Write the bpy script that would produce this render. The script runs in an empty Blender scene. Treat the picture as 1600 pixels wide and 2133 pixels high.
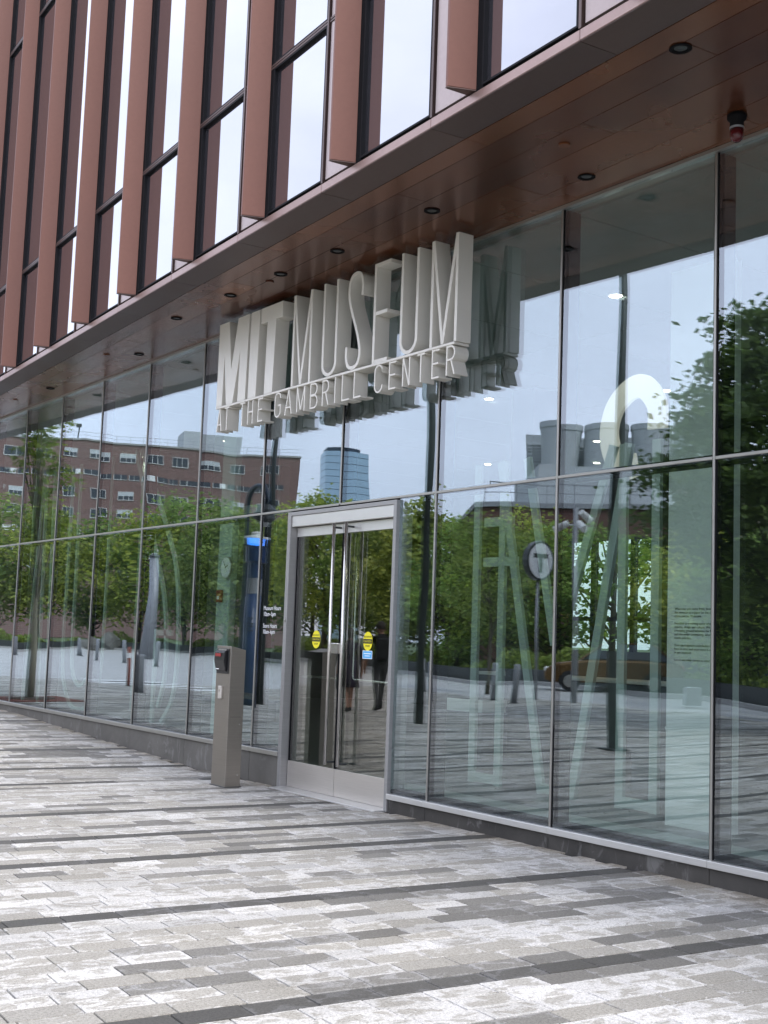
import bpy, bmesh, math, random
import numpy as np
from mathutils import Vector, Matrix

rnd = random.Random(7)
nrng = np.random.default_rng(7)
scene = bpy.context.scene
COL = scene.collection

# ------------------------------------------------------------------ camera
CAMPOS = Vector((0.0, -6.583, 1.505))
YAW, PITCH, ROLL = math.radians(-54.852), math.radians(5.874), math.radians(2.051)
fw = Vector((math.sin(YAW)*math.cos(PITCH), math.cos(YAW)*math.cos(PITCH), math.sin(PITCH)))
rt = Vector((math.cos(YAW), -math.sin(YAW), 0))
up = rt.cross(fw)
rt2 = rt*math.cos(ROLL) + up*math.sin(ROLL)
up2 = -rt*math.sin(ROLL) + up*math.cos(ROLL)
cam_d = bpy.data.cameras.new("camera")
cam_d.sensor_fit = 'HORIZONTAL'
cam_d.sensor_width = 36.0
FPX = 2594.36
cam_d.lens = 36.0*FPX/1600.0
cam_d.clip_start = 0.05
cam_d.clip_end = 6000
cam = bpy.data.objects.new("camera", cam_d)
M = Matrix.Identity(4)
for i in range(3):
    M[i][0] = rt2[i]; M[i][1] = up2[i]; M[i][2] = -fw[i]; M[i][3] = CAMPOS[i]
cam.matrix_world = M
COL.objects.link(cam)
scene.camera = cam

# ------------------------------------------------------------------ world, sun, exposure
SUN_EL, SUN_AZ = math.radians(52), math.radians(98)   # azimuth clockwise from +Y
world = bpy.data.worlds.new("World"); scene.world = world; world.use_nodes = True
wn = world.node_tree; wn.nodes.clear()
def WN(t, **k):
    n = wn.nodes.new(t)
    for a, b in k.items(): setattr(n, a, b)
    return n
wo = WN('ShaderNodeOutputWorld'); wb = WN('ShaderNodeBackground')
sky = WN('ShaderNodeTexSky', sky_type='NISHITA', sun_disc=False, sun_elevation=SUN_EL, sun_rotation=SUN_AZ)
sky.air_density = 1.0; sky.dust_density = 2.0; sky.ozone_density = 1.0
tc = WN('ShaderNodeTexCoord'); mp = WN('ShaderNodeMapping'); mp.inputs['Scale'].default_value = (1, 1, 2.2)
cn = WN('ShaderNodeTexNoise'); cn.inputs['Scale'].default_value = 2.1; cn.inputs['Detail'].default_value = 6; cn.inputs['Roughness'].default_value = .52
cr = WN('ShaderNodeValToRGB'); cr.color_ramp.elements[0].position = .3; cr.color_ramp.elements[0].color = (.55,)*3+(1,)
cr.color_ramp.elements[1].position = .68; cr.color_ramp.elements[1].color = (1, 1, 1, 1)
mx = WN('ShaderNodeMix', data_type='RGBA')
mx.inputs['B'].default_value = (11.6, 12.3, 14.9, 1)     # cloud sheet, same scale as the sky texture
L = wn.links.new
L(tc.outputs['Generated'], mp.inputs['Vector']); L(mp.outputs['Vector'], cn.inputs['Vector'])
L(cn.outputs['Fac'], cr.inputs['Fac']); L(cr.outputs['Color'], mx.inputs['Factor'])
L(sky.outputs['Color'], mx.inputs['A']); L(mx.outputs['Result'], wb.inputs['Color'])
wb.inputs['Strength'].default_value = 0.1
L(wb.outputs['Background'], wo.inputs['Surface'])

sd = bpy.data.lights.new("sun", 'SUN'); sd.energy = 1.4; sd.angle = math.radians(18); sd.color = (1, .965, .92)
sun = bpy.data.objects.new("sun", sd); COL.objects.link(sun)
sdir = Vector((math.sin(SUN_AZ)*math.cos(SUN_EL), math.cos(SUN_AZ)*math.cos(SUN_EL), math.sin(SUN_EL)))
sun.rotation_euler = sdir.to_track_quat('Z', 'Y').to_euler()

vs = scene.view_settings
vs.view_transform = 'Standard'; vs.look = 'None'; vs.exposure = 1.0; vs.gamma = 1.0; vs.use_curve_mapping = False
try:
    scene.cycles.max_bounces = 7; scene.cycles.transparent_max_bounces = 14; scene.cycles.glossy_bounces = 4; scene.cycles.diffuse_bounces = 3
    scene.cycles.caustics_reflective = False; scene.cycles.caustics_refractive = False
    scene.cycles.sample_clamp_indirect = 4.0
except Exception: pass

# ------------------------------------------------------------------ materials
MATS = {}
class NT:
    def __init__(s, name):
        m = bpy.data.materials.new(name); m.use_nodes = True; s.m = m; s.t = m.node_tree
        s.out = s.t.nodes['Material Output']; s.p = s.t.nodes['Principled BSDF']; MATS[name] = m
    def n(s, t, ins=None, **k):
        x = s.t.nodes.new(t)
        for a, b in k.items(): setattr(x, a, b)
        for a, b in (ins or {}).items():
            if hasattr(b, 'is_linked') or isinstance(b, bpy.types.NodeSocket): s.t.links.new(b, x.inputs[a])
            else: x.inputs[a].default_value = b
        return x
    def l(s, a, b): s.t.links.new(a, b)
    def ramp(s, fac, stops):
        r = s.n('ShaderNodeValToRGB', {'Fac': fac}); e = r.color_ramp.elements
        while len(e) < len(stops): e.new(.5)
        for i, (p, c) in enumerate(stops):
            e[i].position = p; e[i].color = (c if len(c) == 4 else tuple(c)+(1,))
        return r.outputs['Color']
    def noise(s, scale, detail=4, rough=.55, vec=None, dist=0):
        ins = {'Scale': scale, 'Detail': detail, 'Roughness': rough, 'Distortion': dist}
        if vec is not None: ins['Vector'] = vec
        return s.n('ShaderNodeTexNoise', ins).outputs['Fac']
    def mix(s, f, a, b, mode='MIX'):
        x = s.n('ShaderNodeMix', data_type='RGBA', blend_type=mode)
        for k, v in (('Factor', f), ('A', a), ('B', b)):
            sock = x.inputs[k] if k != 'Factor' else x.inputs[0]
            if k == 'A': sock = x.inputs[6]
            if k == 'B': sock = x.inputs[7]
            if isinstance(v, bpy.types.NodeSocket): s.l(v, sock)
            else: sock.default_value = v if not isinstance(v, tuple) or len(v) == 4 else v+(1,)
        return x.outputs[2]
    def pos(s): return s.n('ShaderNodeNewGeometry').outputs['Position']
    def obj(s): return s.n('ShaderNodeTexCoord').outputs['Object']
    def math(s, op, a, b=0.0):
        x = s.n('ShaderNodeMath', operation=op)
        for i, v in enumerate((a, b)):
            if isinstance(v, bpy.types.NodeSocket): s.l(v, x.inputs[i])
            else: x.inputs[i].default_value = v
        return x.outputs[0]
    def scalevec(s, v, sc, rot=(0, 0, 0)):
        return s.n('ShaderNodeMapping', {'Vector': v, 'Scale': sc, 'Rotation': rot}).outputs['Vector']
    def bump(s, h, strength=.3, dist=.01):
        b = s.n('ShaderNodeBump', {'Height': h, 'Strength': strength, 'Distance': dist}); s.l(b.outputs['Normal'], s.p.inputs['Normal']); return b.outputs['Normal']
    def set(s, **k):
        for a, b in k.items():
            a = {'color': 'Base Color', 'rough': 'Roughness', 'metal': 'Metallic', 'spec': 'Specular IOR Level', 'coat': 'Coat Weight'}.get(a, a)
            if isinstance(b, bpy.types.NodeSocket): s.l(b, s.p.inputs[a])
            else: s.p.inputs[a].default_value = b if not (isinstance(b, tuple) and len(b) == 3) else b+(1,)
        return s

def plain(name, col, rough=.5, metal=0.0, var=.12, scale=6.0, bump=0.0, bscale=60.0, spec=.5):
    """paint, metal or stone with slight blotchy wear"""
    t = NT(name); v = t.noise(scale, 5, .6, t.obj())
    c = t.mix(v, tuple(x*(1-var) for x in col), tuple(min(1, x*(1+var)) for x in col))
    r = t.math('ADD', t.math('MULTIPLY', t.noise(scale*3, 3, .5, t.obj()), .16), rough-.08)
    t.set(color=c, rough=r, metal=metal, spec=spec)
    if bump: t.bump(t.noise(bscale, 4, .6, t.obj()), bump, .004)
    return t.m

plain('white_steel', (.62, .61, .58), .32, .55, .06, 4)
plain('silver', (.36, .35, .32), .34, .7, .08, 5)
plain('mullion_dark', (.012, .012, .014), .6, 0, spec=.12)
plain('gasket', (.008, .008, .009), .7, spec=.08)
plain('sign_paint', (.72, .69, .62), .4, .08, .09, 2.5, .05, 200)
plain('black_plastic', (.012, .012, .013), .3)
plain('red_plastic', (.3, .02, .02), .3)
plain('red_lens', (.075, .006, .008), .25)
plain('sign_face', (.62, .63, .66), .5)
plain('white_paint', (.7, .7, .68), .5)
plain('dark_metal', (.055, .06, .06), .45, .3)
plain('mast_metal', (.045, .055, .052), .4, .3)
plain('galv', (.3, .31, .33), .5, .3)
plain('ceiling_grey', (.33, .36, .35), .8)
plain('wall_grey', (.16, .18, .175), .8)
plain('wall_dark', (.035, .04, .04), .8)
plain('wall_white', (.8, .82, .76), .75, 0, .04, 3)
plain('strip_green', (.46, .55, .49), .55, 0, .05)
plain('column_green', (.42, .52, .45), .6, 0, .05)
plain('blue_paint', (.012, .04, .13), .3)
plain('grey_band', (.3, .31, .33), .4)
plain('concrete', (.32, .31, .29), .85, 0, .2, 3, .3, 40)
plain('kerb_granite', (.36, .35, .34), .8, 0, .15, 8)
plain('asphalt', (.055, .055, .06), .9, 0, .2, 4, .3, 120)
plain('tan_metal', (.3, .27, .2), .6, .1, .1, 2)
plain('pent_grey', (.5, .53, .54), .7, 0, .1, .3)
plain('roof_dark', (.06, .06, .06), .9)
plain('bark', (.09, .075, .055), .95, 0, .35, 9, .6, 40)
plain('bark_lit', (.27, .25, .18), .9, 0, .3, 9, .5, 40)  # lighter copy of the bark, light on the sapling trunk put into the colour
plain('soil', (.07, .045, .03), .95, 0, .3, 9)
plain('rust', (.16, .05, .03), .9, .2, .3, 9)
plain('rubber', (.015, .015, .015), .8)
plain('skin', (.36, .2, .14), .55, 0, .05)
plain('hair', (.02, .013, .009), .7)
plain('cloth_black', (.012, .013, .016), .9)
plain('cloth_grey', (.055, .058, .062), .9)
plain('cloth_purple', (.03, .022, .05), .9)
plain('teal_bag', (.012, .045, .055), .8)
plain('gold_paint', (.16, .09, .03), .25, .5)
plain('yellow_vinyl', (.82, .72, .02), .5)
plain('blue_vinyl', (.1, .42, .75), .5)
plain('print_black', (.012, .012, .012), .6)
plain('print_white', (.85, .85, .85), .6)
plain('orange_plastic', (.3, .07, .04), .5)
plain('road_paint', (.7, .7, .68), .7, 0, .15, 6)
plain('boulder', (.17, .165, .15), .9, 0, .3, 3, .5, 15)
plain('cream', (.8, .72, .58), .6)
plain('terrazzo_light', (.42, .47, .44), .35, 0, .1, 8)
plain('floor_dark', (.1, .115, .115), .3, 0, .15, 4)
plain('pane_dark', (.03, .04, .05), .12, 0)
plain('blind_white', (.55, .58, .6), .7)
plain('bin_green', (.03, .05, .045), .5)
plain('blue_steel', (.04, .06, .09), .4, .3)

def brushed(name, col, rough, metal=.9, sc=(3, 3, 160)):
    t = NT(name); v = t.noise(1.0, 3, .6, t.scalevec(t.obj(), sc)); w_ = t.noise(2.2, 3, .5, t.obj())
    c = t.mix(v, tuple(x*.86 for x in col), tuple(min(1, x*1.12) for x in col))
    t.set(color=c, rough=t.math('ADD', t.math('MULTIPLY', w_, .2), rough-.1), metal=metal)
    t.bump(v, .06, .002); return t.m
brushed('brushed_steel', (.64, .6, .55), .4, .75)
brushed('post_steel', (.262, .238, .205), .42, .8)
brushed('handle_steel', (.62, .6, .57), .2, .95, (3, 3, 20))
brushed('frame_alu', (.33, .325, .315), .45, .5, (2, 2, 60))

# copper-brown cladding
def copper(name, a, b, rough, metal, sc=1.1):
    t = NT(name); P = t.pos()
    blot = t.noise(sc, 4, .5, P, .15); fine = t.noise(26, 4, .6, P)
    rndv = t.n('ShaderNodeObjectInfo').outputs['Random']
    f = t.math('ADD', t.math('MULTIPLY', blot, .75), t.math('MULTIPLY', rndv, .35))
    c = t.ramp(f, [(.25, a), (.8, b)])
    c = t.mix(t.math('MULTIPLY', fine, .35), c, tuple(x*.55 for x in a))
    t.set(color=c, rough=t.math('ADD', t.math('MULTIPLY', blot, .22), rough), metal=metal)
    t.bump(t.noise(.9, 2, .5, P), .12, .03)
    return t.m
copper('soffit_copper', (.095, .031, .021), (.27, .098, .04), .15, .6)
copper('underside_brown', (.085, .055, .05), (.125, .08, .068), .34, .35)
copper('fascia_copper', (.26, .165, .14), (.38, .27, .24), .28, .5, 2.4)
copper('fin_brown', (.155, .066, .047), (.2, .088, .064), .42, .25, .7)
copper('panel_pink', (.38, .305, .285), (.43, .35, .33), .3, .45, .8)

# glass: reflecting pane, thin box so both faces reflect (sealed unit)
def glass(name, refl, tint, rcol=(1, 1, 1), wob=.0042, ior=1.45):
    t = NT(name); t.t.nodes.remove(t.p)
    oi = t.n('ShaderNodeObjectInfo'); 
    off = t.n('ShaderNodeCombineXYZ', {'X': t.math('MULTIPLY', oi.outputs['Random'], 37.0), 'Y': t.math('MULTIPLY', oi.outputs['Random'], 91.0)}).outputs[0]
    vec = t.n('ShaderNodeVectorMath', {0: t.obj(), 1: off}, operation='ADD').outputs[0]
    h = t.n('ShaderNodeTexNoise', {'Vector': vec, 'Scale': .75, 'Detail': 1.0, 'Roughness': .35}).outputs['Fac']
    b = t.n('ShaderNodeBump', {'Height': h, 'Strength': 1.0, 'Distance': wob})
    gl = t.n('ShaderNodeBsdfGlossy', {'Color': rcol+(1,), 'Roughness': 0.0}); t.l(b.outputs['Normal'], gl.inputs['Normal'])
    tr = t.n('ShaderNodeBsdfTransparent', {'Color': tint+(1,)})
    fc = t.n('ShaderNodeLayerWeight', {'Blend': .5}).outputs['Facing']
    f = t.math('ADD', t.math('MULTIPLY', t.math('POWER', fc, 5.0), .9), refl)
    f = t.math('MINIMUM', f, 1.0)
    ms = t.n('ShaderNodeMixShader', {0: f}); t.l(tr.outputs[0], ms.inputs[1]); t.l(gl.outputs[0], ms.inputs[2])
    t.l(ms.outputs[0], t.out.inputs['Surface']); return t.m
glass('storefront_glass', .175, (.87, .935, .915), (.865, .935, 1))
glass('door_glass', .14, (.78, .82, .78), (1, .98, .95), .0010)
glass('inner_glass', .05, (.72, .78, .74), (1, 1, 1), .0002)
t = NT('upper_glass')
t.set(color=(.03, .028, .032), rough=.02, metal=0.0, spec=.5)
gl = t.n('ShaderNodeBsdfGlossy', {'Color': (.95, .96, 1, 1), 'Roughness': .02}); ms = t.n('ShaderNodeMixShader', {0: .36})
t.l(t.p.outputs[0], ms.inputs[1]); t.l(gl.outputs[0], ms.inputs[2]); t.l(ms.outputs[0], t.out.inputs['Surface'])
t = NT('tower_glass')
t.set(color=(.05, .1, .13), rough=.1, metal=.0); gl = t.n('ShaderNodeBsdfGlossy', {'Color': (.6, .8, .92, 1), 'Roughness': .08}); ms = t.n('ShaderNodeMixShader', {0: .45})
t.l(t.p.outputs[0], ms.inputs[1]); t.l(gl.outputs[0], ms.inputs[2]); t.l(ms.outputs[0], t.out.inputs['Surface'])

def emit(name, col, s):
    t = NT(name); t.set(color=(.5, .5, .5)); t.p.inputs['Emission Color'].default_value = col+(1,); t.p.inputs['Emission Strength'].default_value = s
    # lens texture so the source is not flat
    return t.m
emit('lamp_warm', (1, .88, .68), 9); emit('lamp_blue', (.015, .2, .9), 2.2); emit('cream_added_glow', (1, .9, .76), .2); emit('screen_blue', (.05, .16, .3), .35)

# granite plinth
def granite(name, a, b, rough):
    t = NT(name); P = t.obj()
    v = t.noise(1.6, 6, .65, P, .8); sp = t.noise(140, 2, .7, P)
    c = t.ramp(v, [(.3, a), (.72, b)]); c = t.mix(t.math('MULTIPLY', sp, .5), c, tuple(x*.5 for x in a))
    sm = t.ramp(t.noise(3.0, 5, .7, t.scalevec(P, (1, 1, .5)), 2.0), [(.56, (0, 0, 0)), (.66, (1, 1, 1))])
    c = t.mix(t.math('MULTIPLY', sm, .22), c, (.4, .39, .37))
    t.set(color=c, rough=rough); t.bump(sp, .1, .002); return t.m
granite('granite_light', (.1, .093, .08), (.18, .168, .148), .65)
granite('granite_dark', (.026, .0235, .02), (.075, .069, .06), .7)

# pavers: tone attribute + drying damp patches + grain
t = NT('paver'); P = t.pos()
tone = t.n('ShaderNodeAttribute', attribute_name='tone').outputs['Color']
sep = t.n('ShaderNodeSeparateColor', {'Color': tone})
val, warm, wet = sep.outputs[0], sep.outputs[1], sep.outputs[2]
Pr = t.scalevec(P, (1, 1, 1), (0, 0, math.radians(3.47)))
n1 = t.noise(5.6, 6, .66, t.scalevec(Pr, (1.8, 1.0, 1)), 1.1)
big = t.noise(.45, 3, .5, P)
loc_ = t.n('ShaderNodeSeparateColor', {'Color': t.n('ShaderNodeAttribute', attribute_name='cell').outputs['Color']})
mxc = t.math('MAXIMUM', t.math('ABSOLUTE', t.math('SUBTRACT', loc_.outputs[0], .5)), t.math('ABSOLUTE', t.math('SUBTRACT', loc_.outputs[1], .5)))
inner = t.math('MULTIPLY', t.math('SUBTRACT', .41, mxc), .95)
thr = t.math('ADD', t.math('ADD', t.math('MULTIPLY', wet, .34), t.math('MULTIPLY', big, .22)), t.math('MINIMUM', inner, .03))
d = t.math('SUBTRACT', t.math('ADD', thr, .22), n1)
damp = t.ramp(t.math('ADD', t.math('MULTIPLY', d, 6.5), .5), [(.3, (0, 0, 0)), (.7, (1, 1, 1))])
grain = t.noise(260, 2, .8, P); grain2 = t.noise(75, 4, .75, P)
dry = t.n('ShaderNodeCombineColor', {'Red': val, 'Green': val, 'Blue': val}).outputs[0]
dry = t.mix(warm, dry, t.mix(1.0, dry, (1.02, .998, .95), 'MULTIPLY'))
wetc = t.mix(1.0, dry, (.67, .655, .615), 'MULTIPLY')
c = t.mix(damp, dry, wetc)
g = t.ramp(grain, [(.3, (.5,)*3), (.5, (1.0,)*3), (.72, (1.45,)*3)])
c = t.mix(.75, c, g, 'MULTIPLY')
g2 = t.ramp(grain2, [(.36, (.6,)*3), (.5, (1.0,)*3), (.64, (1.25,)*3)])
c = t.mix(.8, c, g2, 'MULTIPLY')
c = t.mix(1.0, c, (1.03, 1.0, .95), 'MULTIPLY')
stain = t.ramp(t.noise(.9, 5, .65, P, 1.2), [(.25, (.78, .77, .74)), (.6, (1, 1, 1))])
c = t.mix(1.0, c, stain, 'MULTIPLY')
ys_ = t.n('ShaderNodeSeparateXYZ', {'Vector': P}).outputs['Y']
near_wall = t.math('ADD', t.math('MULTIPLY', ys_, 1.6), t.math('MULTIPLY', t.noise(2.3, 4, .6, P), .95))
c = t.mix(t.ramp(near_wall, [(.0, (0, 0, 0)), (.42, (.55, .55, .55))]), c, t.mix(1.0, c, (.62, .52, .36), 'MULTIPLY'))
vo = t.n('ShaderNodeTexVoronoi', {'Vector': P, 'Scale': 2.6}); vo2 = t.n('ShaderNodeSeparateColor', {'Color': vo.outputs['Color']})
gum = t.math('MULTIPLY', t.math('LESS_THAN', vo.outputs['Distance'], .045), t.math('GREATER_THAN', vo2.outputs[0], .55))
c = t.mix(t.math('MULTIPLY', gum, .6), c, (.06, .058, .055))
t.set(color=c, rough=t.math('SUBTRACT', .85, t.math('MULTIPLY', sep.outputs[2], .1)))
t.bump(t.math('ADD', t.math('MULTIPLY', grain, .5), grain2), .35, .003)

# far plaza: the same paving, too far to tell the pieces apart
t = NT('plaza_far'); P = t.pos(); Pr = t.scalevec(P, (1, 1, 1), (0, 0, math.radians(3.47)))
br = t.n('ShaderNodeTexBrick', {'Vector': t.scalevec(Pr, (1, 1, 1), (0, 0, math.radians(90))), 'Color1': (.52, .51, .49, 1), 'Color2': (.4, .395, .385, 1), 'Mortar': (.2, .2, .2, 1), 'Scale': 1.0, 'Mortar Size': .004, 'Brick Width': .303, 'Row Height': .152})
br.offset = .5
row = t.noise(3.1, 2, .9, t.scalevec(Pr, (1, .02, 1)))
rr = t.ramp(row, [(.3, (.35, .35, .36)), (.38, (.92, .92, .92)), (.6, (1.05, 1.05, 1.05))])
c = t.mix(1.0, br.outputs['Color'], rr, 'MULTIPLY'); t.set(color=c, rough=.85)
plain('joint_sand', (.035, .032, .028), .95)

t = NT('ground_mix'); P = t.pos()
c = t.ramp(t.noise(.08, 6, .6, P), [(.35, (.05, .085, .025)), (.6, (.08, .12, .035)), (.75, (.16, .15, .11))])
t.set(color=c, rough=.95)

t = NT('leaf'); v = t.n('ShaderNodeAttribute', attribute_name='shade').outputs['Fac']
c = t.ramp(v, [(0, (.075, .12, .032)), (.5, (.21, .28, .075)), (1, (.36, .43, .13))])
hue = t.n('ShaderNodeObjectInfo').outputs['Color']
c = t.mix(1.0, c, hue, 'MULTIPLY')
t.set(color=c, rough=.6); tl = t.n('ShaderNodeBsdfTranslucent'); t.l(c, tl.inputs['Color']); ms = t.n('ShaderNodeMixShader', {0: .48})
t.l(t.p.outputs[0], ms.inputs[1]); t.l(tl.outputs[0], ms.inputs[2]); t.l(ms.outputs[0], t.out.inputs['Surface'])

t = NT('brick_far'); P = t.obj()
b1 = t.n('ShaderNodeTexBrick', {'Vector': t.scalevec(P, (1, 1, 1), (math.radians(90), 0, 0)), 'Color1': (.25, .138, .125, 1), 'Color2': (.19, .115, .108, 1), 'Mortar': (.33, .28, .25, 1), 'Scale': 1.0, 'Mortar Size': .02, 'Brick Width': .9, 'Row Height': .3})
c = t.mix(t.noise(.15, 5, .6, P), b1.outputs['Color'], (.21, .13, .115)); t.set(color=c, rough=.9)
t = NT('brick_near'); P = t.obj()
b1 = t.n('ShaderNodeTexBrick', {'Vector': t.scalevec(P, (1, 1, 1), (math.radians(90), 0, 0)), 'Color1': (.17, .075, .06, 1), 'Color2': (.12, .055, .05, 1), 'Mortar': (.17, .14, .12, 1), 'Scale': 1.0, 'Mortar Size': .012, 'Brick Width': .45, 'Row Height': .15})
t.set(color=t.mix(t.noise(.3, 4, .6, P), b1.outputs['Color'], (.12, .06, .05)), rough=.9)

# ------------------------------------------------------------------ mesh helpers
def link(name, mesh, mat=None, parent=None, loc=None, rot=None, kind=None):
    o = bpy.data.objects.new(name, mesh)
    COL.objects.link(o)
    if mat is not None and len(mesh.materials) == 0:
        mesh.materials.append(MATS[mat])
    if parent is not None: o.parent = parent
    if loc is not None: o.location = loc
    if rot is not None: o.rotation_euler = rot
    if kind: o['kind'] = kind
    return o
def tag(o, label, cat, group=None):
    o['label'] = label; o['category'] = cat
    if group: o['group'] = group
    return o
def empty(name, loc=(0, 0, 0), rotz=0, label=None, cat=None, group=None):
    o = bpy.data.objects.new(name, None); COL.objects.link(o); o.location = loc; o.rotation_euler = (0, 0, rotz)
    o.empty_display_size = .2
    if label: tag(o, label, cat, group)
    return o
class MB:
    """collects geometry for ONE mesh"""
    def __init__(s): s.v = []; s.f = []
    def add(s, vs, fs):
        n = len(s.v); s.v += [tuple(v) for v in vs]; s.f += [tuple(i+n for i in f) for f in fs]; return s
    def box(s, x0, x1, y0, y1, z0, z1):
        return s.add([(x0, y0, z0), (x1, y0, z0), (x1, y1, z0), (x0, y1, z0), (x0, y0, z1), (x1, y0, z1), (x1, y1, z1), (x0, y1, z1)],
                     [(0, 3, 2, 1), (4, 5, 6, 7), (0, 1, 5, 4), (1, 2, 6, 5), (2, 3, 7, 6), (3, 0, 4, 7)])
    def prism(s, pts, d0, d1, axis='y'):
        """pts outline (a,b): axis y -> (x,z) extruded in y; axis z -> (x,y) extruded in z; axis x -> (y,z)"""
        n = len(pts)
        mk = {'y': lambda a, b, d: (a, d, b), 'z': lambda a, b, d: (a, b, d), 'x': lambda a, b, d: (d, a, b)}[axis]
        vs = [mk(a, b, d0) for a, b in pts] + [mk(a, b, d1) for a, b in pts]
        fs = [(i, (i+1) % n, (i+1) % n+n, i+n) for i in range(n)] + [tuple(range(n))[::-1], tuple(range(n, 2*n))]
        return s.add(vs, fs)
    def tube(s, pts, rads, seg=10, caps=True):
        pts = [Vector(p) for p in pts]
        if not hasattr(rads, '__len__'): rads = [rads]*len(pts)
        rings = []
        prev = None
        for i, p in enumerate(pts):
            d = (pts[min(i+1, len(pts)-1)] - pts[max(i-1, 0)]).normalized()
            if prev is None:
                a = Vector((0, 0, 1)) if abs(d.z) < .9 else Vector((1, 0, 0))
                u = d.cross(a).normalized()
            else:
                u = (prev - d*prev.dot(d)).normalized()
            prev = u; w_ = d.cross(u)
            rings.append([p + (u*math.cos(2*math.pi*k/seg) + w_*math.sin(2*math.pi*k/seg))*rads[i] for k in range(seg)])
        vs = [v for r in rings for v in r]; fs = []
        for i in range(len(pts)-1):
            for k in range(seg):
                fs.append((i*seg+k, i*seg+(k+1) % seg, (i+1)*seg+(k+1) % seg, (i+1)*seg+k))
        if caps: fs += [tuple(range(seg))[::-1], tuple(range((len(pts)-1)*seg, len(pts)*seg))]
        return s.add(vs, fs)
    def lathe(s, prof, seg=16, c=(0, 0)):
        n = len(prof); vs = []
        for r, z in prof:
            for k in range(seg): vs.append((c[0]+r*math.cos(2*math.pi*k/seg), c[1]+r*math.sin(2*math.pi*k/seg), z))
        fs = [(i*seg+k, i*seg+(k+1) % seg, (i+1)*seg+(k+1) % seg, (i+1)*seg+k) for i in range(n-1) for k in range(seg)]
        fs += [tuple(range(seg))[::-1], tuple(range((n-1)*seg, n*seg))]
        return s.add(vs, fs)
    def ribbon(s, path, w, y0, y1):
        """stroke of width w along an (x,z) path, extruded y0..y1, mitred"""
        P = [Vector((a, b)) for a, b in path]; Lf = []; Rg = []
        for i, p in enumerate(P):
            d0 = (P[i]-P[i-1]).normalized() if i else (P[1]-P[0]).normalized()
            d1 = (P[i+1]-P[i]).normalized() if i < len(P)-1 else d0
            t_ = (d0+d1).normalized() if (d0+d1).length > 1e-6 else d1
            nrm = Vector((-t_.y, t_.x)); sc = min(2.0, 1/max(.3, nrm.dot(Vector((-d1.y, d1.x)))))
            Lf.append(p+nrm*w/2*sc); Rg.append(p-nrm*w/2*sc)
        n = len(P); vs = [(a.x, y0, a.y) for a in Lf]+[(a.x, y0, a.y) for a in Rg]+[(a.x, y1, a.y) for a in Lf]+[(a.x, y1, a.y) for a in Rg]
        fs = []
        for i in range(n-1):
            fs += [(i, i+1, n+i+1, n+i), (2*n+i, 3*n+i, 3*n+i+1, 2*n+i+1), (i, 2*n+i, 2*n+i+1, i+1), (n+i, n+i+1, 3*n+i+1, 3*n+i)]
        fs += [(0, n, 3*n, 2*n), (n-1, 3*n-1, 4*n-1, 2*n-1)]
        return s.add(vs, fs)
    def mesh(s, name, smooth=False):
        m = bpy.data.meshes.new(name); m.from_pydata(s.v, [], s.f)
        bm = bmesh.new(); bm.from_mesh(m); bmesh.ops.recalc_face_normals(bm, faces=bm.faces[:]); bm.to_mesh(m); bm.free()
        if smooth:
            for p in m.polygons: p.use_smooth = True
        m.update(); return m
    def build(s, name, mat, parent=None, loc=None, rot=None, kind=None, bevel=0, smooth=False):
        o = link(name, s.mesh(name, smooth), mat, parent, loc, rot, kind)
        if bevel:
            b = o.modifiers.new('bevel', 'BEVEL'); b.width = bevel; b.segments = 2; b.limit_method = 'ANGLE'; b.angle_limit = math.radians(40)
        return o
def arc(cx, cz, rx, rz, a0, a1, n=10):
    return [(cx+rx*math.cos(math.radians(a0+(a1-a0)*i/n)), cz+rz*math.sin(math.radians(a0+(a1-a0)*i/n))) for i in range(n+1)]
def smooth_path(pts, n=6):
    out = []
    for i in range(len(pts)-1):
        p0 = pts[max(i-1, 0)]; p1 = pts[i]; p2 = pts[i+1]; p3 = pts[min(i+2, len(pts)-1)]
        for k in range(n):
            t_ = k/n; r = []
            for a, b, c_, d_ in zip(p0, p1, p2, p3):
                r.append(.5*((2*b)+(-a+c_)*t_+(2*a-5*b+4*c_-d_)*t_*t_+(-a+3*b-3*c_+d_)*t_**3))
            out.append(tuple(r))
    out.append(tuple(pts[-1])); return out
def text_mesh(name, body, size, extrude=.0008, align='LEFT', shear=0, space=1.0):
    cu = bpy.data.curves.new(name, 'FONT'); cu.body = body; cu.size = size; cu.extrude = extrude; cu.align_x = align; cu.space_line = space
    cu.resolution_u = 3
    o = bpy.data.objects.new(name, cu); COL.objects.link(o)
    dg = bpy.context.evaluated_depsgraph_get(); m = bpy.data.meshes.new_from_object(o.evaluated_get(dg))
    bpy.data.objects.remove(o); bpy.data.curves.remove(cu); m.name = name; m.materials.clear(); return m

# ------------------------------------------------------------------ layout constants
MOD = 1.524
XA = -5.496                       # one mullion of the ground-floor glazing
KF, CF = -0.0607, -2.12           # fascia line  Y = CF + KF*X (the upper floors are splayed 3.5 degrees)
LF = math.hypot(1, KF)
EX = Vector((1/LF, KF/LF, 0)); EN = Vector((-KF/LF, 1/LF, 0))
FASC_ROT = math.atan2(KF, 1)
ZS = 4.955                        # soffit level
def rampz(x, y):
    r = .034*min(max(-12.8-x, 0), 6.2)
    s = min(max((y+9)/5.5, 0), 1); s = s*s*(3-2*s)
    return r*s

# ================================================================== GROUND
# one sheet to the horizon
gm = MB(); R = 3000
gm.add([(-R, -R, -.06), (R, -R, -.06), (R, R, -.06), (-R, R, -.06)], [(0, 1, 2, 3)])
gm.build('ground', 'ground_mix', kind='structure')
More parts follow.
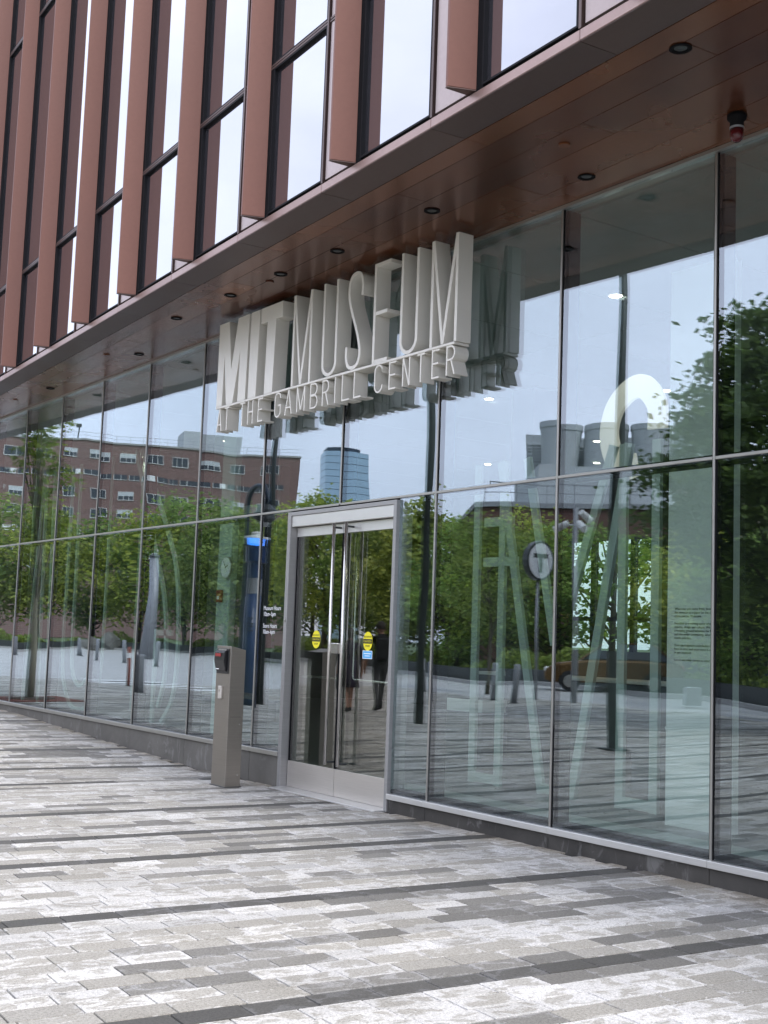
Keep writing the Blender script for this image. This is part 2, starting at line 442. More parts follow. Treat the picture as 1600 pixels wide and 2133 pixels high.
# plaza base with the slight ramp at the facade
xs = [-110, -60, -40, -30, -26, -22] + [-19-.0+i*.62 for i in range(0, 11)] + [-12.0, -8, 0, 8, 30]
ys = [-34, -22, -12, -9, -8, -7, -6, -5, -4.2, -3.5, -2, 0.2]
pm = MB(); vs = [(x, y, rampz(x, y)-.018) for y in ys for x in xs]; nx = len(xs)
fs = [(j*nx+i, j*nx+i+1, (j+1)*nx+i+1, (j+1)*nx+i) for j in range(len(ys)-1) for i in range(nx-1)]
pm.add(vs, fs)
plaza = pm.build('plaza', 'plaza_far', kind='structure')

def make_pavers():
    PL, PW, GAP = .303, .1525, .0085
    tones = {'white': (.55, .2, .42), 'light': (.53, .4, .7), 'khaki': (.52, .65, .82), 'pale': (.46, .2, .3), 'mid': (.28, .2, .74), 'steel': (.36, .15, .8), 'dark': (.125, .1, .9)}
    cells = []
    i0, i1 = -235, 20
    dark_rows = set(); r = i0
    while r < i1:
        dark_rows.add(r); r += rnd.choice([8, 10, 12, 13])
    er = np.array([EN.x, EN.y]); ea = np.array([EX.x, EX.y])
    O = np.array([0.0, CF])
    # anchor a dark row where the photograph shows one
    target = [(-6.30, -2.3), (-4.38, -2.4), (-7.87, -2.3)]
    for X, Y in target:
        b = (np.array([X, Y])-O) @ ea; ii = int(round(b/(PW)))
        for q in list(dark_rows):
            if abs(q-ii) < 5: dark_rows.discard(q)
        dark_rows.add(ii)
    for i in range(i0, i1):
        off = rnd.random()*PL; cur = None; left = 0
        b = i*PW
        for j in range(-58, 12):
            a = j*PL+off
            c = O+ea*b+er*a
            if c[1] > .02 or c[0] < -33 or c[1] < -17.2 or c[0] > 2.6:
                rnd.random(); continue
            if left <= 0:
                q = rnd.random()
                if i in dark_rows: cur, left = ('dark' if q < .9 else 'steel'), rnd.randint(3, 9)
                elif q < .26: cur, left = 'white', rnd.randint(1, 4)
                elif q < .52: cur, left = 'light', rnd.randint(1, 3)
                elif q < .70: cur, left = 'khaki', rnd.randint(1, 2)
                elif q < .79: cur, left = 'pale', rnd.randint(1, 3)
                elif q < .93: cur, left = 'mid', rnd.randint(1, 3)
                else: cur, left = 'steel', rnd.randint(1, 2)
            left -= 1
            cells.append((c[0], c[1], cur))
    # which show largest: nearest ones inside the frame
    sc = []
    for n, (x, y, tn) in enumerate(cells):
        q = Vector((x, y, 0))-CAMPOS; dz = q.dot(fw)
        if dz < .5: continue
        u = 800+FPX*q.dot(rt2)/dz; v = 1066-FPX*q.dot(up2)/dz
        if -20 < u < 1620 and v < 2150: sc.append((dz, n))
    sc.sort(); near = set(n for _, n in sc[:290])
    hl, hw = (PL-GAP)/2, (PW-GAP)/2
    e2 = .0012
    def corners(x, y):
        return [np.array([x, y])+ea*sx*hw+er*sy*hl for sx, sy in ((-1, -1), (1, -1), (1, 1), (-1, 1))]
    sg0 = ((-1, -1), (1, -1), (1, 1), (-1, 1))
    # individual pavers, mesh shared per tone
    meshes = {}
    for k, tv in tones.items():
        for var in range(3):
            bm = MB(); z1 = -.0; c0 = corners(0, 0)
            top = [(c0[q][0]*(1-.03), c0[q][1]*(1-.03), 0) for q in range(4)]
            # chamfered top edge
            ins = []
            for q in range(4):
                sx, sy = ((-1, -1), (1, -1), (1, 1), (-1, 1))[q]
                w_ = ea*sx*(hw-e2)+er*sy*(hl-e2); ins.append((w_[0], w_[1], 0))
            mid = [(c[0], c[1], -.003) for c in c0]; low = [(c[0], c[1], -.05) for c in c0]
            bm.add(ins+mid+low, [(0, 1, 2, 3)]+[(4+q, 4+(q+1) % 4, (q+1) % 4, q) for q in range(4)]+[(8+q, 8+(q+1) % 4, 4+(q+1) % 4, 4+q) for q in range(4)])
            m = bm.mesh('paver'); m.materials.append(MATS['paver'])
            at = m.color_attributes.new('tone', 'FLOAT_COLOR', 'POINT')
            jit = 1+(var-1)*.09
            for q in range(len(m.vertices)): at.data[q].color = (tv[0]*jit, tv[1], min(1, tv[2]*(1.25-.25*var)), 1)
            ac = m.color_attributes.new('cell', 'FLOAT_COLOR', 'POINT')
            for q in range(len(m.vertices)):
                sx, sy = sg0[q % 4]; ac.data[q].color = (.5+.5*sx, .5+.5*sy, 0, 1)
            meshes[(k, var)] = m
    for n in sorted(near):
        x, y, tn = cells[n]
        o = link('paver', meshes[(tn, rnd.randint(0, 2))], None, plaza, (x, y, rampz(x, y)+rnd.uniform(-.0015, .0015)))
        o.rotation_euler = (rnd.uniform(-.004, .004), rnd.uniform(-.003, .003), rnd.uniform(-.004, .004))
    # the rest as one mesh
    rest = [c for n, c in enumerate(cells) if n not in near]
    N = len(rest); V = np.zeros((N, 12, 3), np.float32); Cc = np.ones((N, 12, 4), np.float32)
    sg = ((-1, -1), (1, -1), (1, 1), (-1, 1))
    for n, (x, y, tn) in enumerate(rest):
        tv = tones[tn]; jit = rnd.uniform(.88, 1.1); dz = rnd.uniform(-.0015, .0015); wt = min(1, tv[2]*rnd.uniform(.7, 1.3))
        for q, (sx, sy) in enumerate(sg):
            wv = ea*sx*(hw-e2)+er*sy*(hl-e2); V[n, q] = (x+wv[0], y+wv[1], rampz(x+wv[0], y+wv[1])+dz)
            wv = ea*sx*hw+er*sy*hl; zz = rampz(x+wv[0], y+wv[1])+dz
            V[n, 4+q] = (x+wv[0], y+wv[1], zz-.003); V[n, 8+q] = (x+wv[0], y+wv[1], zz-.03)
        Cc[n, :, :3] = (tv[0]*jit, tv[1], wt)
    base = np.array([(0, 1, 2, 3)]+[(4+q, 4+(q+1) % 4, (q+1) % 4, q) for q in range(4)]+[(8+q, 8+(q+1) % 4, 4+(q+1) % 4, 4+q) for q in range(4)], np.int32)
    F = (base[None]+(np.arange(N)*12)[:, None, None]).reshape(-1, 4)
    m = bpy.data.meshes.new('paver_field')
    m.vertices.add(N*12); m.vertices.foreach_set('co', V.ravel())
    m.loops.add(F.size); m.loops.foreach_set('vertex_index', F.ravel())
    m.polygons.add(len(F)); m.polygons.foreach_set('loop_start', np.arange(0, F.size, 4, dtype=np.int32))
    m.polygons.foreach_set('use_smooth', np.zeros(len(F), dtype=bool)); m.update(calc_edges=True)
    at = m.color_attributes.new('tone', 'FLOAT_COLOR', 'POINT'); at.data.foreach_set('color', Cc.ravel())
    ce = np.ones((N, 12, 4), np.float32)
    for q in range(12): ce[:, q, 0] = .5+.5*sg[q % 4][0]; ce[:, q, 1] = .5+.5*sg[q % 4][1]
    ac = m.color_attributes.new('cell', 'FLOAT_COLOR', 'POINT'); ac.data.foreach_set('color', ce.ravel())
    m.materials.append(MATS['paver'])
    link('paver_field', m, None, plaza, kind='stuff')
    # bedding sand under the laid field
    sb = MB(); v2 = [(x, y, rampz(x, y)-.009) for y in ys if -17.3 < y for x in xs if x >= -30]
    return
make_pavers()
sx_ = [-33]+[x for x in xs if -33 < x < 2.6]+[2.6]; sy_ = [-17.2]+[y for y in ys if y > -17.2]
sb = MB(); n_ = len(sx_)
sb.add([(x, y, rampz(x, y)-.012) for y in sy_ for x in sx_], [(j*n_+i, j*n_+i+1, (j+1)*n_+i+1, (j+1)*n_+i) for j in range(len(sy_)-1) for i in range(n_-1)])
sb.build('bedding_sand', 'joint_sand', plaza)

# ================================================================== MUSEUM BUILDING
MUS = empty('museum_building', (0, 0, 0), 0, 'museum building with copper fins above a glass ground floor and overhanging soffit', 'building')
X_L, X_R = XA-14*MOD, XA+5*MOD
DOOR_L, DOOR_R, DOOR_T = -10.99, -9.085, 2.775
ZTR, ZTOP, ZBR, ZBL = 2.80, 4.925, .164, .354
mull = [XA+k*MOD for k in range(-14, 6)]
# shell behind the storefront
b = MB(); b.box(X_L, X_R, .30, 11.8, -.3, 0.0); b.build('interior_floor', 'floor_dark', MUS)
b = MB(); b.box(X_L, X_R, .12, 1.45, -.2, .004); b.build('floor_border', 'terrazzo_light', MUS)
# ceiling as panels
for i in range(0, 19):
    for j in range(0, 4):
        b = MB(); x0 = X_L+i*MOD; y0 = .13+j*2.9
        b.box(x0+.006, x0+MOD-.006, y0+.006, y0+2.9-.006, 4.925, 4.95); b.build('ceiling_panel', 'ceiling_grey', MUS)
b = MB(); b.box(X_L, X_R, .2, 11.8, 4.953, 4.99); b.build('ceiling_void', 'gasket', MUS)
# back wall with a glazed opening that shows the far side
wx0, wx1, wz0, wz1 = -20.6, -15.1, 1.45, 3.7
b = MB(); b.box(X_L, wx0, 11.7, 11.9, 0, 5).box(wx1, X_R, 11.7, 11.9, 0, 5).box(wx0, wx1, 11.7, 11.9, 0, wz0).box(wx0, wx1, 11.7, 11.9, wz1, 5); b.build('back_wall', 'wall_grey', MUS)
bw = MB()
for k in range(6):
    x = wx0+(wx1-wx0)*k/5; bw.box(x-.05, x+.05, 11.66, 11.78, wz0, wz1)
bw.box(wx0, wx1, 11.665, 11.775, 2.05, 2.13); bwo = bw.build('back_window', 'mullion_dark', MUS)
for k in range(5):
    x = wx0+(wx1-wx0)*k/5
    b = MB(); b.box(x+.052, x+1.048, 11.71, 11.73, wz0, wz1); b.build('pane', 'inner_glass', bwo)
b = MB(); b.box(X_L-.2, X_L, .05, 11.9, 0, 5).box(X_R, X_R+.2, .05, 11.9, 0, 5); b.build('side_wall', 'wall_grey', MUS)
# interior partitions and columns
b = MB(); b.box(-7.56, -6.92, 1.84, 2.02, .0, 4.92); TEXTW = b.build('partition_wall', 'wall_white', MUS)
b = MB(); b.box(-6.0, -3.2, 3.3, 3.5, 0, 4.92); b.build('partition_wall', 'wall_grey', MUS)
b = MB(); b.box(-13.3, -9.4, 8.0, 8.2, 0, 4.92); b.build('partition_wall', 'wall_dark', MUS)
b = MB(); b.box(-27, -21.5, 6.0, 6.2, 0, 4.92); b.build('partition_wall', 'wall_grey', MUS)
for (x, y, w_, m_) in ((-16.2, 2.05, .2, 'column_green'), (-12.4, 4.4, .22, 'wall_dark'), (-9.1, 6.0, .22, 'wall_dark'), (-22.5, 3.6, .25, 'column_green'), (-5.2, 2.3, .2, 'wall_grey')):
    b = MB(); b.box(x-w_, x+w_, y-.05, y+(.07 if m_ == 'column_green' else .4), 0, 4.92); b.build('column', m_, MUS, bevel=.02)
# printed text on the white partition
PAR = ["Wherever you come from, however you define", "the museum as a place for the curious mind,", "come join us. Welcome.", "", "Founded as a moving space where ideas meet,", "science, design and culture. We explore", "a meeting ground between the MIT, and", "and the wider community, where discourse", "meets practice.", "", "Your participation contributes to the experience", "here in turn, and your voice is always welcome", "in our museum.", "", "Let us see what comes to mind at the door."]
tm = text_mesh('wall_text', "\n".join(PAR), .031, .0006, space=1.02); tm.materials.append(MATS['print_black'])
link('wall_text', tm, None, TEXTW, (-7.475, 1.838, 1.86), (math.radians(90), 0, 0))
# ceiling downlights inside (lit)
dl = MB(); dl.lathe([(.085, 0), (.085, .012), (.06, .013)], 14); dlm = dl.mesh('downlight'); dlm.materials.append(MATS['white_paint'])
dp = MB(); dp.lathe([(.062, -.002), (.055, -.006)], 14); dpm = dp.mesh('lamp'); dpm.materials.append(MATS['lamp_warm'])
for x, y in ((-8.41, 2.0), (-11.12, 5.73), (-14.69, 8.03), (-16.44, 9.77), (-13.22, 4.45), (-18.13, 8.56), (-19.49, 3.68), (-17.47, 3.37), (-5.6, 3.5), (-22.5, 3.5)):
    o = link('downlight', dlm, None, MUS, (x, y, 4.911)); link('lamp', dpm, None, o, (0, 0, 0))
    ld = bpy.data.lights.new('downlight_lamp', 'AREA'); ld.shape = 'DISK'; ld.size = .11; ld.energy = 3.5; ld.color = (1, .93, .82); ld.spread = math.radians(150)
    lo_ = bpy.data.objects.new('downlight_lamp', ld); COL.objects.link(lo_); lo_.parent = o; lo_.location = (0, 0, -.012)
# curved cream graphic hanging inside, glow added so it shows through the reflection
b = MB()
pts = smooth_path([(-8.16, 3.62), (-8.17, 3.86), (-8.33, 4.05), (-8.52, 4.05), (-8.72, 3.9), (-8.80, 3.66), (-8.74, 3.42), (-8.58, 3.28), (-8.42, 3.30)], 6)
b.ribbon(pts, .23, 2.32, 2.36)
lg = b.build('glow_numeral', 'cream_added_glow'); tag(lg, 'large cream curved letter with added glow hanging inside behind the upper glass', 'letter')

# ---- ground floor glazing
def pane(x0, x1, z0, z1, mat='storefront_glass', y=0.0, name='pane', par=MUS):
    cx, cz = (x0+x1)/2, (z0+z1)/2
    b = MB(); b.box(x0-cx, x1-cx, -.013, .013, z0-cz, z1-cz)
    return b.build(name, mat, par, (cx, y, cz), (rnd.uniform(-.002, .002), 0, rnd.uniform(-.002, .002)))
for i in range(len(mull)-1):
    x0, x1 = mull[i]+.012, mull[i+1]-.012
    pane(x0, x1, ZTR+.012, ZTOP)
    zb = ZBL if x1 < -10.9 else ZBR
    if x1 < DOOR_L+.0 or x0 > DOOR_R: pane(x0, x1, zb, ZTR-.012)
    else:
        if x0 < DOOR_L and x1 > DOOR_L: pane(x0, DOOR_L-.004, ZBL, ZTR-.012)
        if x0 < DOOR_R and x1 > DOOR_R: pane(DOOR_R+.004, x1, ZBR, ZTR-.012)
for i, x in enumerate(mull):
    zb = ZBL if x < -10.9 else ZBR
    z0 = ZTR if DOOR_L < x < DOOR_R else zb-.01
    b = MB(); b.box(x-.009, x+.009, -.026, -.014, z0, ZTOP+.005); mo = b.build('mullion', 'silver', MUS, bevel=.002)
    b = MB(); b.box(x-.028, x+.028, .016, .15, z0, ZTOP); b.build('mullion_back', 'mullion_dark', mo)
    b = MB(); b.box(x-.022, x+.022, -.0135, .0155, z0, ZTOP); b.build('gasket', 'gasket', mo)
for i in range(len(mull)-1):
    x0, x1 = mull[i]+.0125, mull[i+1]-.0125
    b = MB(); b.box(x0, x1, -.027, -.0142, ZTR-.011, ZTR+.011); to = b.build('transom', 'silver', MUS, bevel=.003)
    b = MB(); b.box(x0+.016, x1-.016, .0165, .149, ZTR-.03, ZTR+.03); b.build('transom_back', 'mullion_dark', to)
    b = MB(); b.box(x0+.01, x1-.01, -.0138, .016, ZTR-.0115, ZTR+.0115); b.build('gasket', 'gasket', to)
    # head strip
    b = MB(); b.box(x0-.0115, x1+.0115, -.05, .1, ZTOP+.001, ZS-.004); b.build('head_trim', 'silver', MUS)
    # dark gasket line along the foot of each pane
def base_course(x0, x1, zt, mat):
    b = MB(); b.box(x0+.001, x1-.001, -.06, .12, zt-.052, zt-.004); b.build('sill', 'white_steel' if zt < .3 else 'silver', MUS, bevel=.004)
    b = MB(); b.box(x0, x1, -.006, .14, zt-.003, zt+.03); b.build('sill_gasket', 'gasket', MUS)
    b = MB(); b.box(x0+.0025, x1-.0025, -.035, .12, -.35, zt-.053); b.build('plinth_panel', mat, MUS, bevel=.002)
for i in range(len(mull)-1):
    x0, x1 = mull[i], mull[i+1]
    if x1 < -10.9 and x0 < DOOR_L: base_course(x0, min(x1, DOOR_L), ZBL, 'granite_light')
    elif x0 < DOOR_L: base_course(x0, DOOR_L, ZBL, 'granite_light')
    if x1 > DOOR_R: base_course(max(x0, DOOR_R), x1, ZBR, 'granite_dark')
if True:
    b = MB(); b.box(X_L, X_R, .125, .3, -.35, -.004); b.build('foundation', 'concrete', MUS)

# ---- door
DF = MB()
DF.box(DOOR_L, DOOR_L+.06, -.05, .14, 0, DOOR_T).box(DOOR_R-.045, DOOR_R, -.05, .14, 0, DOOR_T).box(DOOR_L+.061, DOOR_R-.046, -.048, .14, 2.735, DOOR_T-.001)
dfo = DF.build('door_frame', 'frame_alu', MUS, bevel=.003)
b = MB(); b.box(DOOR_L+.062, DOOR_R-.047, -.035, .13, 2.625, 2.733); b.build('header_panel', 'white_steel', dfo, bevel=.002)
b = MB(); b.box(DOOR_L+.05, DOOR_R-.03, -.16, .2, -.005, .012); b.build('threshold', 'white_steel', dfo, bevel=.003)
b = MB(); b.lathe([(.016, 0), (.016, .006), (.01, .008)], 14); o = b.build('key_switch', 'silver', dfo, (DOOR_L+.03, -.051, 1.67), (math.radians(90), 0, 0))
# deep dark reveal above the leaves
b = MB(); b.box(DOOR_L+.062, DOOR_R-.047, .135, .16, 2.60, 2.62); b.build('closer_track', 'gasket', dfo)
lx0, lxm, lx1 = DOOR_L+.068, -10.066, DOOR_R-.053
for n, (a, c_) in enumerate(((lx0, lxm-.004), (lxm+.004, lx1))):
    b = MB(); b.box(a, c_, .03, .075, .014, .268); d_ = b.build('door', 'brushed_steel', MUS, bevel=.002)
    b = MB(); b.box(a, c_, .03, .075, 2.525, 2.618); b.build('top_rail', 'white_steel', d_, bevel=.002)
    d_['label'] = ('left' if n == 0 else 'right')+' leaf of the glass entrance door with steel rails'
    g = pane(a+.003, c_-.003, .268, 2.525, 'door_glass', .052, 'door_pane', d_)
    b = MB(); e_ = a if n == 0 else c_
    b.box(a, a+.012, .035, .07, .27, 2.523).box(c_-.012, c_, .035, .07, .27, 2.523); b.build('edge_strip', 'gasket', d_)
    # pull handle
    hx = -10.10 if n == 0 else -9.885
    b = MB(); b.tube([(hx, -.055, .31), (hx, -.055, 2.612)], .016, 14)
    h = b.build('pull_handle', 'handle_steel', d_, smooth=True)
    for p_ in h.data.polygons:
        if len(p_.vertices) > 4: p_.use_smooth = False
    b = MB()
    for z in (.335, 2.575): b.tube([(hx, -.056, z), (hx-.0, .0, z), (hx+.0, .045, z)], .011, 10)
    b.build('standoff', 'dark_metal', d_)
    # push rod on the inside
    if n == 0: path = [(a+.03, .12, 1.115), (c_-.07, .12, 1.12), (c_-.055, .12, 1.135), (c_-.05, .12, 1.17), (c_-.05, .12, 2.5)]
    else: path = [(c_-.03, .12, 1.115), (a+.15, .12, 1.12), (a+.13, .12, 1.135), (a+.125, .12, 1.17), (a+.125, .12, 2.5)]
    b = MB(); b.tube(path, .0125, 10); b.build('push_rod', 'handle_steel', d_, smooth=True)
    # stickers on the glass
    sx = -10.49 if n == 0 else -9.59
    b = MB(); b.prism(arc(0, 0, .076, .088, 0, 360, 28)[:-1], -.0005, .0005); st = b.build('caution_sticker', 'yellow_vinyl', d_, (sx, .0378, 1.49))
    b = MB(); b.box(-.072, .072, -.0016, -.0009, -.022, .02); b.build('black_band', 'print_black', d_, (sx, .0378, 1.49))
    for body, z, s_, mt in (('AUTOMATIC', .034, .022, 'print_black'), ('CAUTION', -.010, .027, 'yellow_vinyl'), ('DOOR', -.052, .024, 'print_black')):
        m = text_mesh('sticker_text', body, s_, .0002, 'CENTER'); m.materials.append(MATS[mt]); link('sticker_text', m, None, d_, (sx, .0378-.0022, 1.49+z), (math.radians(90), 0, 0))
    if n == 1:
        b = MB(); b.box(-.078, .078, -.0005, .0005, -.038, .038); st = b.build('blue_sticker', 'print_white', d_, (sx, .0378, 1.365))
        b = MB(); b.box(-.073, .073, -.0012, -.0007, -.033, .033); b.build('blue_field', 'blue_vinyl', d_, (sx, .0378, 1.365))
        b = MB(); b.box(-.055, .055, -.0019, -.0014, .006, .014).box(-.04, .04, -.0019, -.0014, -.014, -.008); b.build('white_print', 'print_white', d_, (sx, .0378, 1.365))
# lock
b = MB(); b.box(lxm-.1, lxm+.07, .0, .03, 1.36, 1.46); b.build('lock_case', 'handle_steel', MUS, bevel=.004)
# hours lettering on the side light
for i, ln_t in enumerate(("Museum Hours", "10am\u20135pm", "", "Store Hours", "10am\u20136pm")):
    if not ln_t: continue
    m = text_mesh('hours_text', ln_t, .066, .0003); m.materials.append(MATS['print_white'])
    link('hours_text', m, None, MUS, (-11.465, -.0142, 1.775-.0615*i), (math.radians(90), 0, 0)).scale = (.86, .98, 1)

# ---- upper floors (local frame: s along the fascia, t inward, z)
UP = empty('upper_floor_frame'); 
FR = Matrix(((EX.x, EN.x, 0, 0), (EX.y, EN.y, 0, CF), (0, 0, 1, 0), (0, 0, 0, 1)))
bpy.data.objects.remove(UP)
def fplace(o): o.matrix_local = FR @ Matrix.Translation(o.location) if o.location.length > 0 else FR; return o
S0 = -8.033; rows = [(5.03, 6.36), (6.36, 10.08), (10.08, 13.8), (13.8, 17.5)]
mods = [S0+k*1.5235 for k in range(-13, 8)]
b = MB(); b.box(mods[0], mods[-1], .12, 13, 5.0, 17.4); fplace(b.build('upper_wall', 'gasket', MUS))
fm = MB(); fm.prism([(0, .03), (-.0, -.0), (-.058, -.182), (-.085, -.182), (-.09, .03)], 5.042, 17.4, 'z'); fmesh = fm.mesh('fin'); fmesh.materials.append(MATS['fin_brown'])
bev = lambda o, w_=.004: setattr(o.modifiers.new('bevel', 'BEVEL'), 'width', w_)
fbase = MB(); fbase.prism([(0, .03), (0, 0), (-.062, -.182), (-.085, -.182), (-.09, .03)], 5.036, 5.0415, 'z'); fbm = fbase.mesh('fin_base'); fbm.materials.append(MATS['underside_brown'])
shared = {}
def shared_box(key, mat, *bx):
    if key not in shared:
        b = MB(); b.box(*bx); shared[key] = b.mesh(key[0]); shared[key].materials.append(MATS[mat])
    return shared[key]
for k, s in enumerate(mods[:-1]):
    T = lambda: FR @ Matrix.Translation((s, 0, 0))
    o = link('fin', fmesh, None, MUS); o.matrix_local = FR @ Matrix.Translation((s+.501, 0, 0)); bev(o)
    c_ = link('fin_base', fbm, None, o)
    # dark slot beside the fin
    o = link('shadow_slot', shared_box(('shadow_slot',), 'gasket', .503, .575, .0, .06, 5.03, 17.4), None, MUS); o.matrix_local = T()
    o = link('joint_mullion', shared_box(('joint_mullion',), 'underside_brown', -.012, .012, -.012, .1, 5.03, 17.4), None, MUS); o.matrix_local = T()
    for r_, (z0, z1) in enumerate(rows):
        o = link('spandrel_panel', shared_box(('spandrel_panel', r_), 'panel_pink', .03, .412, .004, .1, z0+.022, z1-.022), None, MUS); o.matrix_local = T()
        bx = (.562, 1.5235-.03, .004, .03, z0+.022, z1-.022)
        fkey = ('window', r_)
        if fkey not in shared:
            w_ = MB(); x0, x1, y0, y1, a, c2 = bx
            w_.box(x0, x0+.014, -.002, .05, a, c2).box(x1-.014, x1, -.002, .05, a, c2).box(x0+.0145, x1-.0145, -.0015, .05, a, a+.014).box(x0+.0145, x1-.0145, -.0015, .05, c2-.014, c2)
            shared[fkey] = w_.mesh('window'); shared[fkey].materials.append(MATS['mullion_dark'])
            g_ = MB(); g_.box(x0+.0145, x1-.0145, .03, .045, a+.0145, c2-.0145); shared[('pane', r_)] = g_.mesh('pane'); shared[('pane', r_)].materials.append(MATS['upper_glass'])
        wo_ = link('window', shared[fkey], None, MUS); wo_.matrix_local = T()
        link('pane', shared[('pane', r_)], None, wo_)
        if r_ > 0:
            for q, (za, zb_) in enumerate(((z0-.02, z0-.004), (z0+.004, z0+.02))):
                o = link('window_rail', shared_box(('window_rail', r_, q), 'underside_brown', .0125, .5, -.004, .08, za, zb_), None, MUS); o.matrix_local = T()
                o = link('window_rail', shared_box(('window_rail_b', r_, q), 'underside_brown', .512, 1.511, -.0035, .08, za, zb_), None, MUS); o.matrix_local = T()
    # fascia strip and the underside panel below it
    o = link('fascia_panel', shared_box(('fascia_panel',), 'fascia_copper', .0025, 1.521, -.012, .03, ZS+.001, 5.022), None, MUS); o.matrix_local = T(); bev(o, .003)
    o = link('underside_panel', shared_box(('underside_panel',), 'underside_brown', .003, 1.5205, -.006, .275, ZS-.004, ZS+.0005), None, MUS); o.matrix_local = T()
# soffit panels: strips parallel to the fascia, broken joints, cut off by the glazing line
b = MB(); b.box(mods[0], mods[-1], .05, 2.6, ZS+.012, ZS+.04); fplace(b.build('soffit_void', 'gasket', MUS))
tb = [.283, .475, .745, 1.03, 1.40, 1.70, 2.1, 2.5]
def clip_poly(poly, ymax):
    out = []
    for i in range(len(poly)):
        p, q = poly[i], poly[(i+1) % len(poly)]
        if p[1] <= ymax: out.append(p)
        if (p[1] <= ymax) != (q[1] <= ymax):
            k_ = (ymax-p[1])/(q[1]-p[1]); out.append((p[0]+(q[0]-p[0])*k_, ymax))
    return out
for ti in range(len(tb)-1):
    off = (ti*.61) % 1.0
    seg = 3.047
    s = mods[0]+off*seg-seg
    while s < mods[-1]:
        s0, s1 = max(s+.0025, mods[0]), min(s+seg-.0025, mods[-1])
        if s1 > s0+.1:
            qd = [(s0, tb[ti]+.0025), (s1, tb[ti]+.0025), (s1, tb[ti+1]-.0025), (s0, tb[ti+1]-.0025)]
            w_ = [tuple((Vector((0, CF, 0))+EX*a+EN*c_)[:2]) for a, c_ in qd]
            w_ = clip_poly(w_, -.052)
            if len(w_) >= 3:
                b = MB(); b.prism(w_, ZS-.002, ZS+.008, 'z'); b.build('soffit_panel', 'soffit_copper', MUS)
        s += seg
# recessed soffit lights (unlit)
dk = MB(); dk.lathe([(.062, 0.0), (.066, -.006), (.058, -.010), (.046, -.008), (.04, .02)], 20); dkm = dk.mesh('soffit_light'); dkm.materials.append(MATS['gasket'])
ln_ = MB(); ln_.lathe([(.038, -.001), (.02, -.004)], 14); lnm = ln_.mesh('lens'); lnm.materials.append(MATS['dark_metal'])
def st2w(s, t_): v = Vector((0, CF, 0))+EX*s+EN*t_; return v.x, v.y
for s, t_ in ((-4.712, .511), (-6.538, 1.393), (-7.837, .899), (-9.222, .814), (-10.179, .737), (-11.17, .669), (-12.407, .594), (-14.39, .913), (-17.373, .699), (-3.0, 1.6), (-1.0, .6)):
    x, y = st2w(s, t_); o = link('soffit_light', dkm, None, MUS, (x, y, ZS-.003)); link('lens', lnm, None, o)
sp = MB(); sp.lathe([(.042, 0), (.042, -.008), (.036, -.011)], 16); spm = sp.mesh('sprinkler_cover'); spm.materials.append(MATS['soffit_copper'])
for s, t_ in ((-6.178, .88), (-10.479, .77), (-14.695, .598), (-18.658, .55)):
    x, y = st2w(s, t_); link('sprinkler_cover', spm, None, MUS, (x, y, ZS-.003))

# ================================================================== SIGN
SG = empty('museum_sign', (-10.0, -.36, 3.96), 0, 'deep pale grey MIT MUSEUM letters on a shelf hanging above the entrance', 'sign')
Y0, Y1 = -.36, -.20
ZB_, ZT_ = 3.976, 4.90
def sign_obj(mb, name, bevel=.003):
    o = mb.build(name, 'sign_paint', SG, bevel=bevel); o.matrix_parent_inverse = Matrix.Translation((10.0, .36, -3.96)); return o
b = MB(); b.box(-12.105, -7.92, Y0-.004, Y1, 3.952, 3.974); sign_obj(b, 'shelf')
def letter(strokes, w_, y0=Y0, y1=Y1, name='letter'):
    b = MB()
    for i, st in enumerate(strokes): b.ribbon(st, w_, y0+.0012*i, y1-.0012*i)
    return sign_obj(b, name, .0015)
b = MB(); b.prism([(-12.11, ZB_), (-12.11, ZT_), (-11.889, ZT_), (-11.803, 4.36), (-11.686, ZT_), (-11.443, ZT_), (-11.468, ZB_), (-11.635, ZB_), (-11.617, 4.534), (-11.742, ZB_), (-11.887, ZB_), (-11.97, 4.525), (-11.984, ZB_)], Y0, Y1); sign_obj(b, 'letter')
b = MB(); b.prism([(-11.408, ZB_), (-11.404, ZT_), (-11.215, ZT_), (-11.242, ZB_)], Y0, Y1); sign_obj(b, 'letter')
b = MB(); b.prism([(-11.068, ZB_), (-11.05, 4.737), (-11.188, 4.737), (-11.192, ZT_), (-10.75, ZT_), (-10.75, 4.737), (-10.875, 4.737), (-10.902, ZB_)], Y0, Y1); sign_obj(b, 'letter')
SW = .034
def letM(x0, x1, xv):
    h = SW/2
    letter([[(x0+h, ZB_), (x0+h, ZT_)], [(x0+h+.004, ZT_), (xv, ZB_+.004)], [(xv, ZB_+.004), (x1-h-.004, ZT_)], [(x1-h, ZB_), (x1-h, ZT_)]], SW)
def letU(x0, x1):
    h = SW/2; r = (x1-x0)/2-h; cx = (x0+x1)/2
    letter([[(x0+h, ZT_)]+arc(cx, ZB_+r+h, r, r, 180, 360, 14)+[(x1-h, ZT_)]], SW)
letM(-10.53, -10.178, -10.36)
letU(-9.972, -9.712)
S_ = [(-9.308, 4.66), (-9.308, 4.78), (-9.345, 4.86), (-9.42, 4.884), (-9.495, 4.855), (-9.527, 4.76), (-9.515, 4.64), (-9.46, 4.50), (-9.385, 4.34), (-9.33, 4.18), (-9.325, 4.09), (-9.36, 4.02), (-9.435, 3.993), (-9.51, 4.02), (-9.545, 4.10), (-9.545, 4.205)]
letter([smooth_path(S_, 5)], SW)
letter([[(-9.10, ZB_), (-9.10, ZT_)], [(-9.10, ZT_-.017), (-8.868, ZT_-.017)], [(-9.10, 4.435), (-8.905, 4.435)], [(-9.10, ZB_+.017), (-8.89, ZB_+.017)]], SW)
letU(-8.70, -8.44)
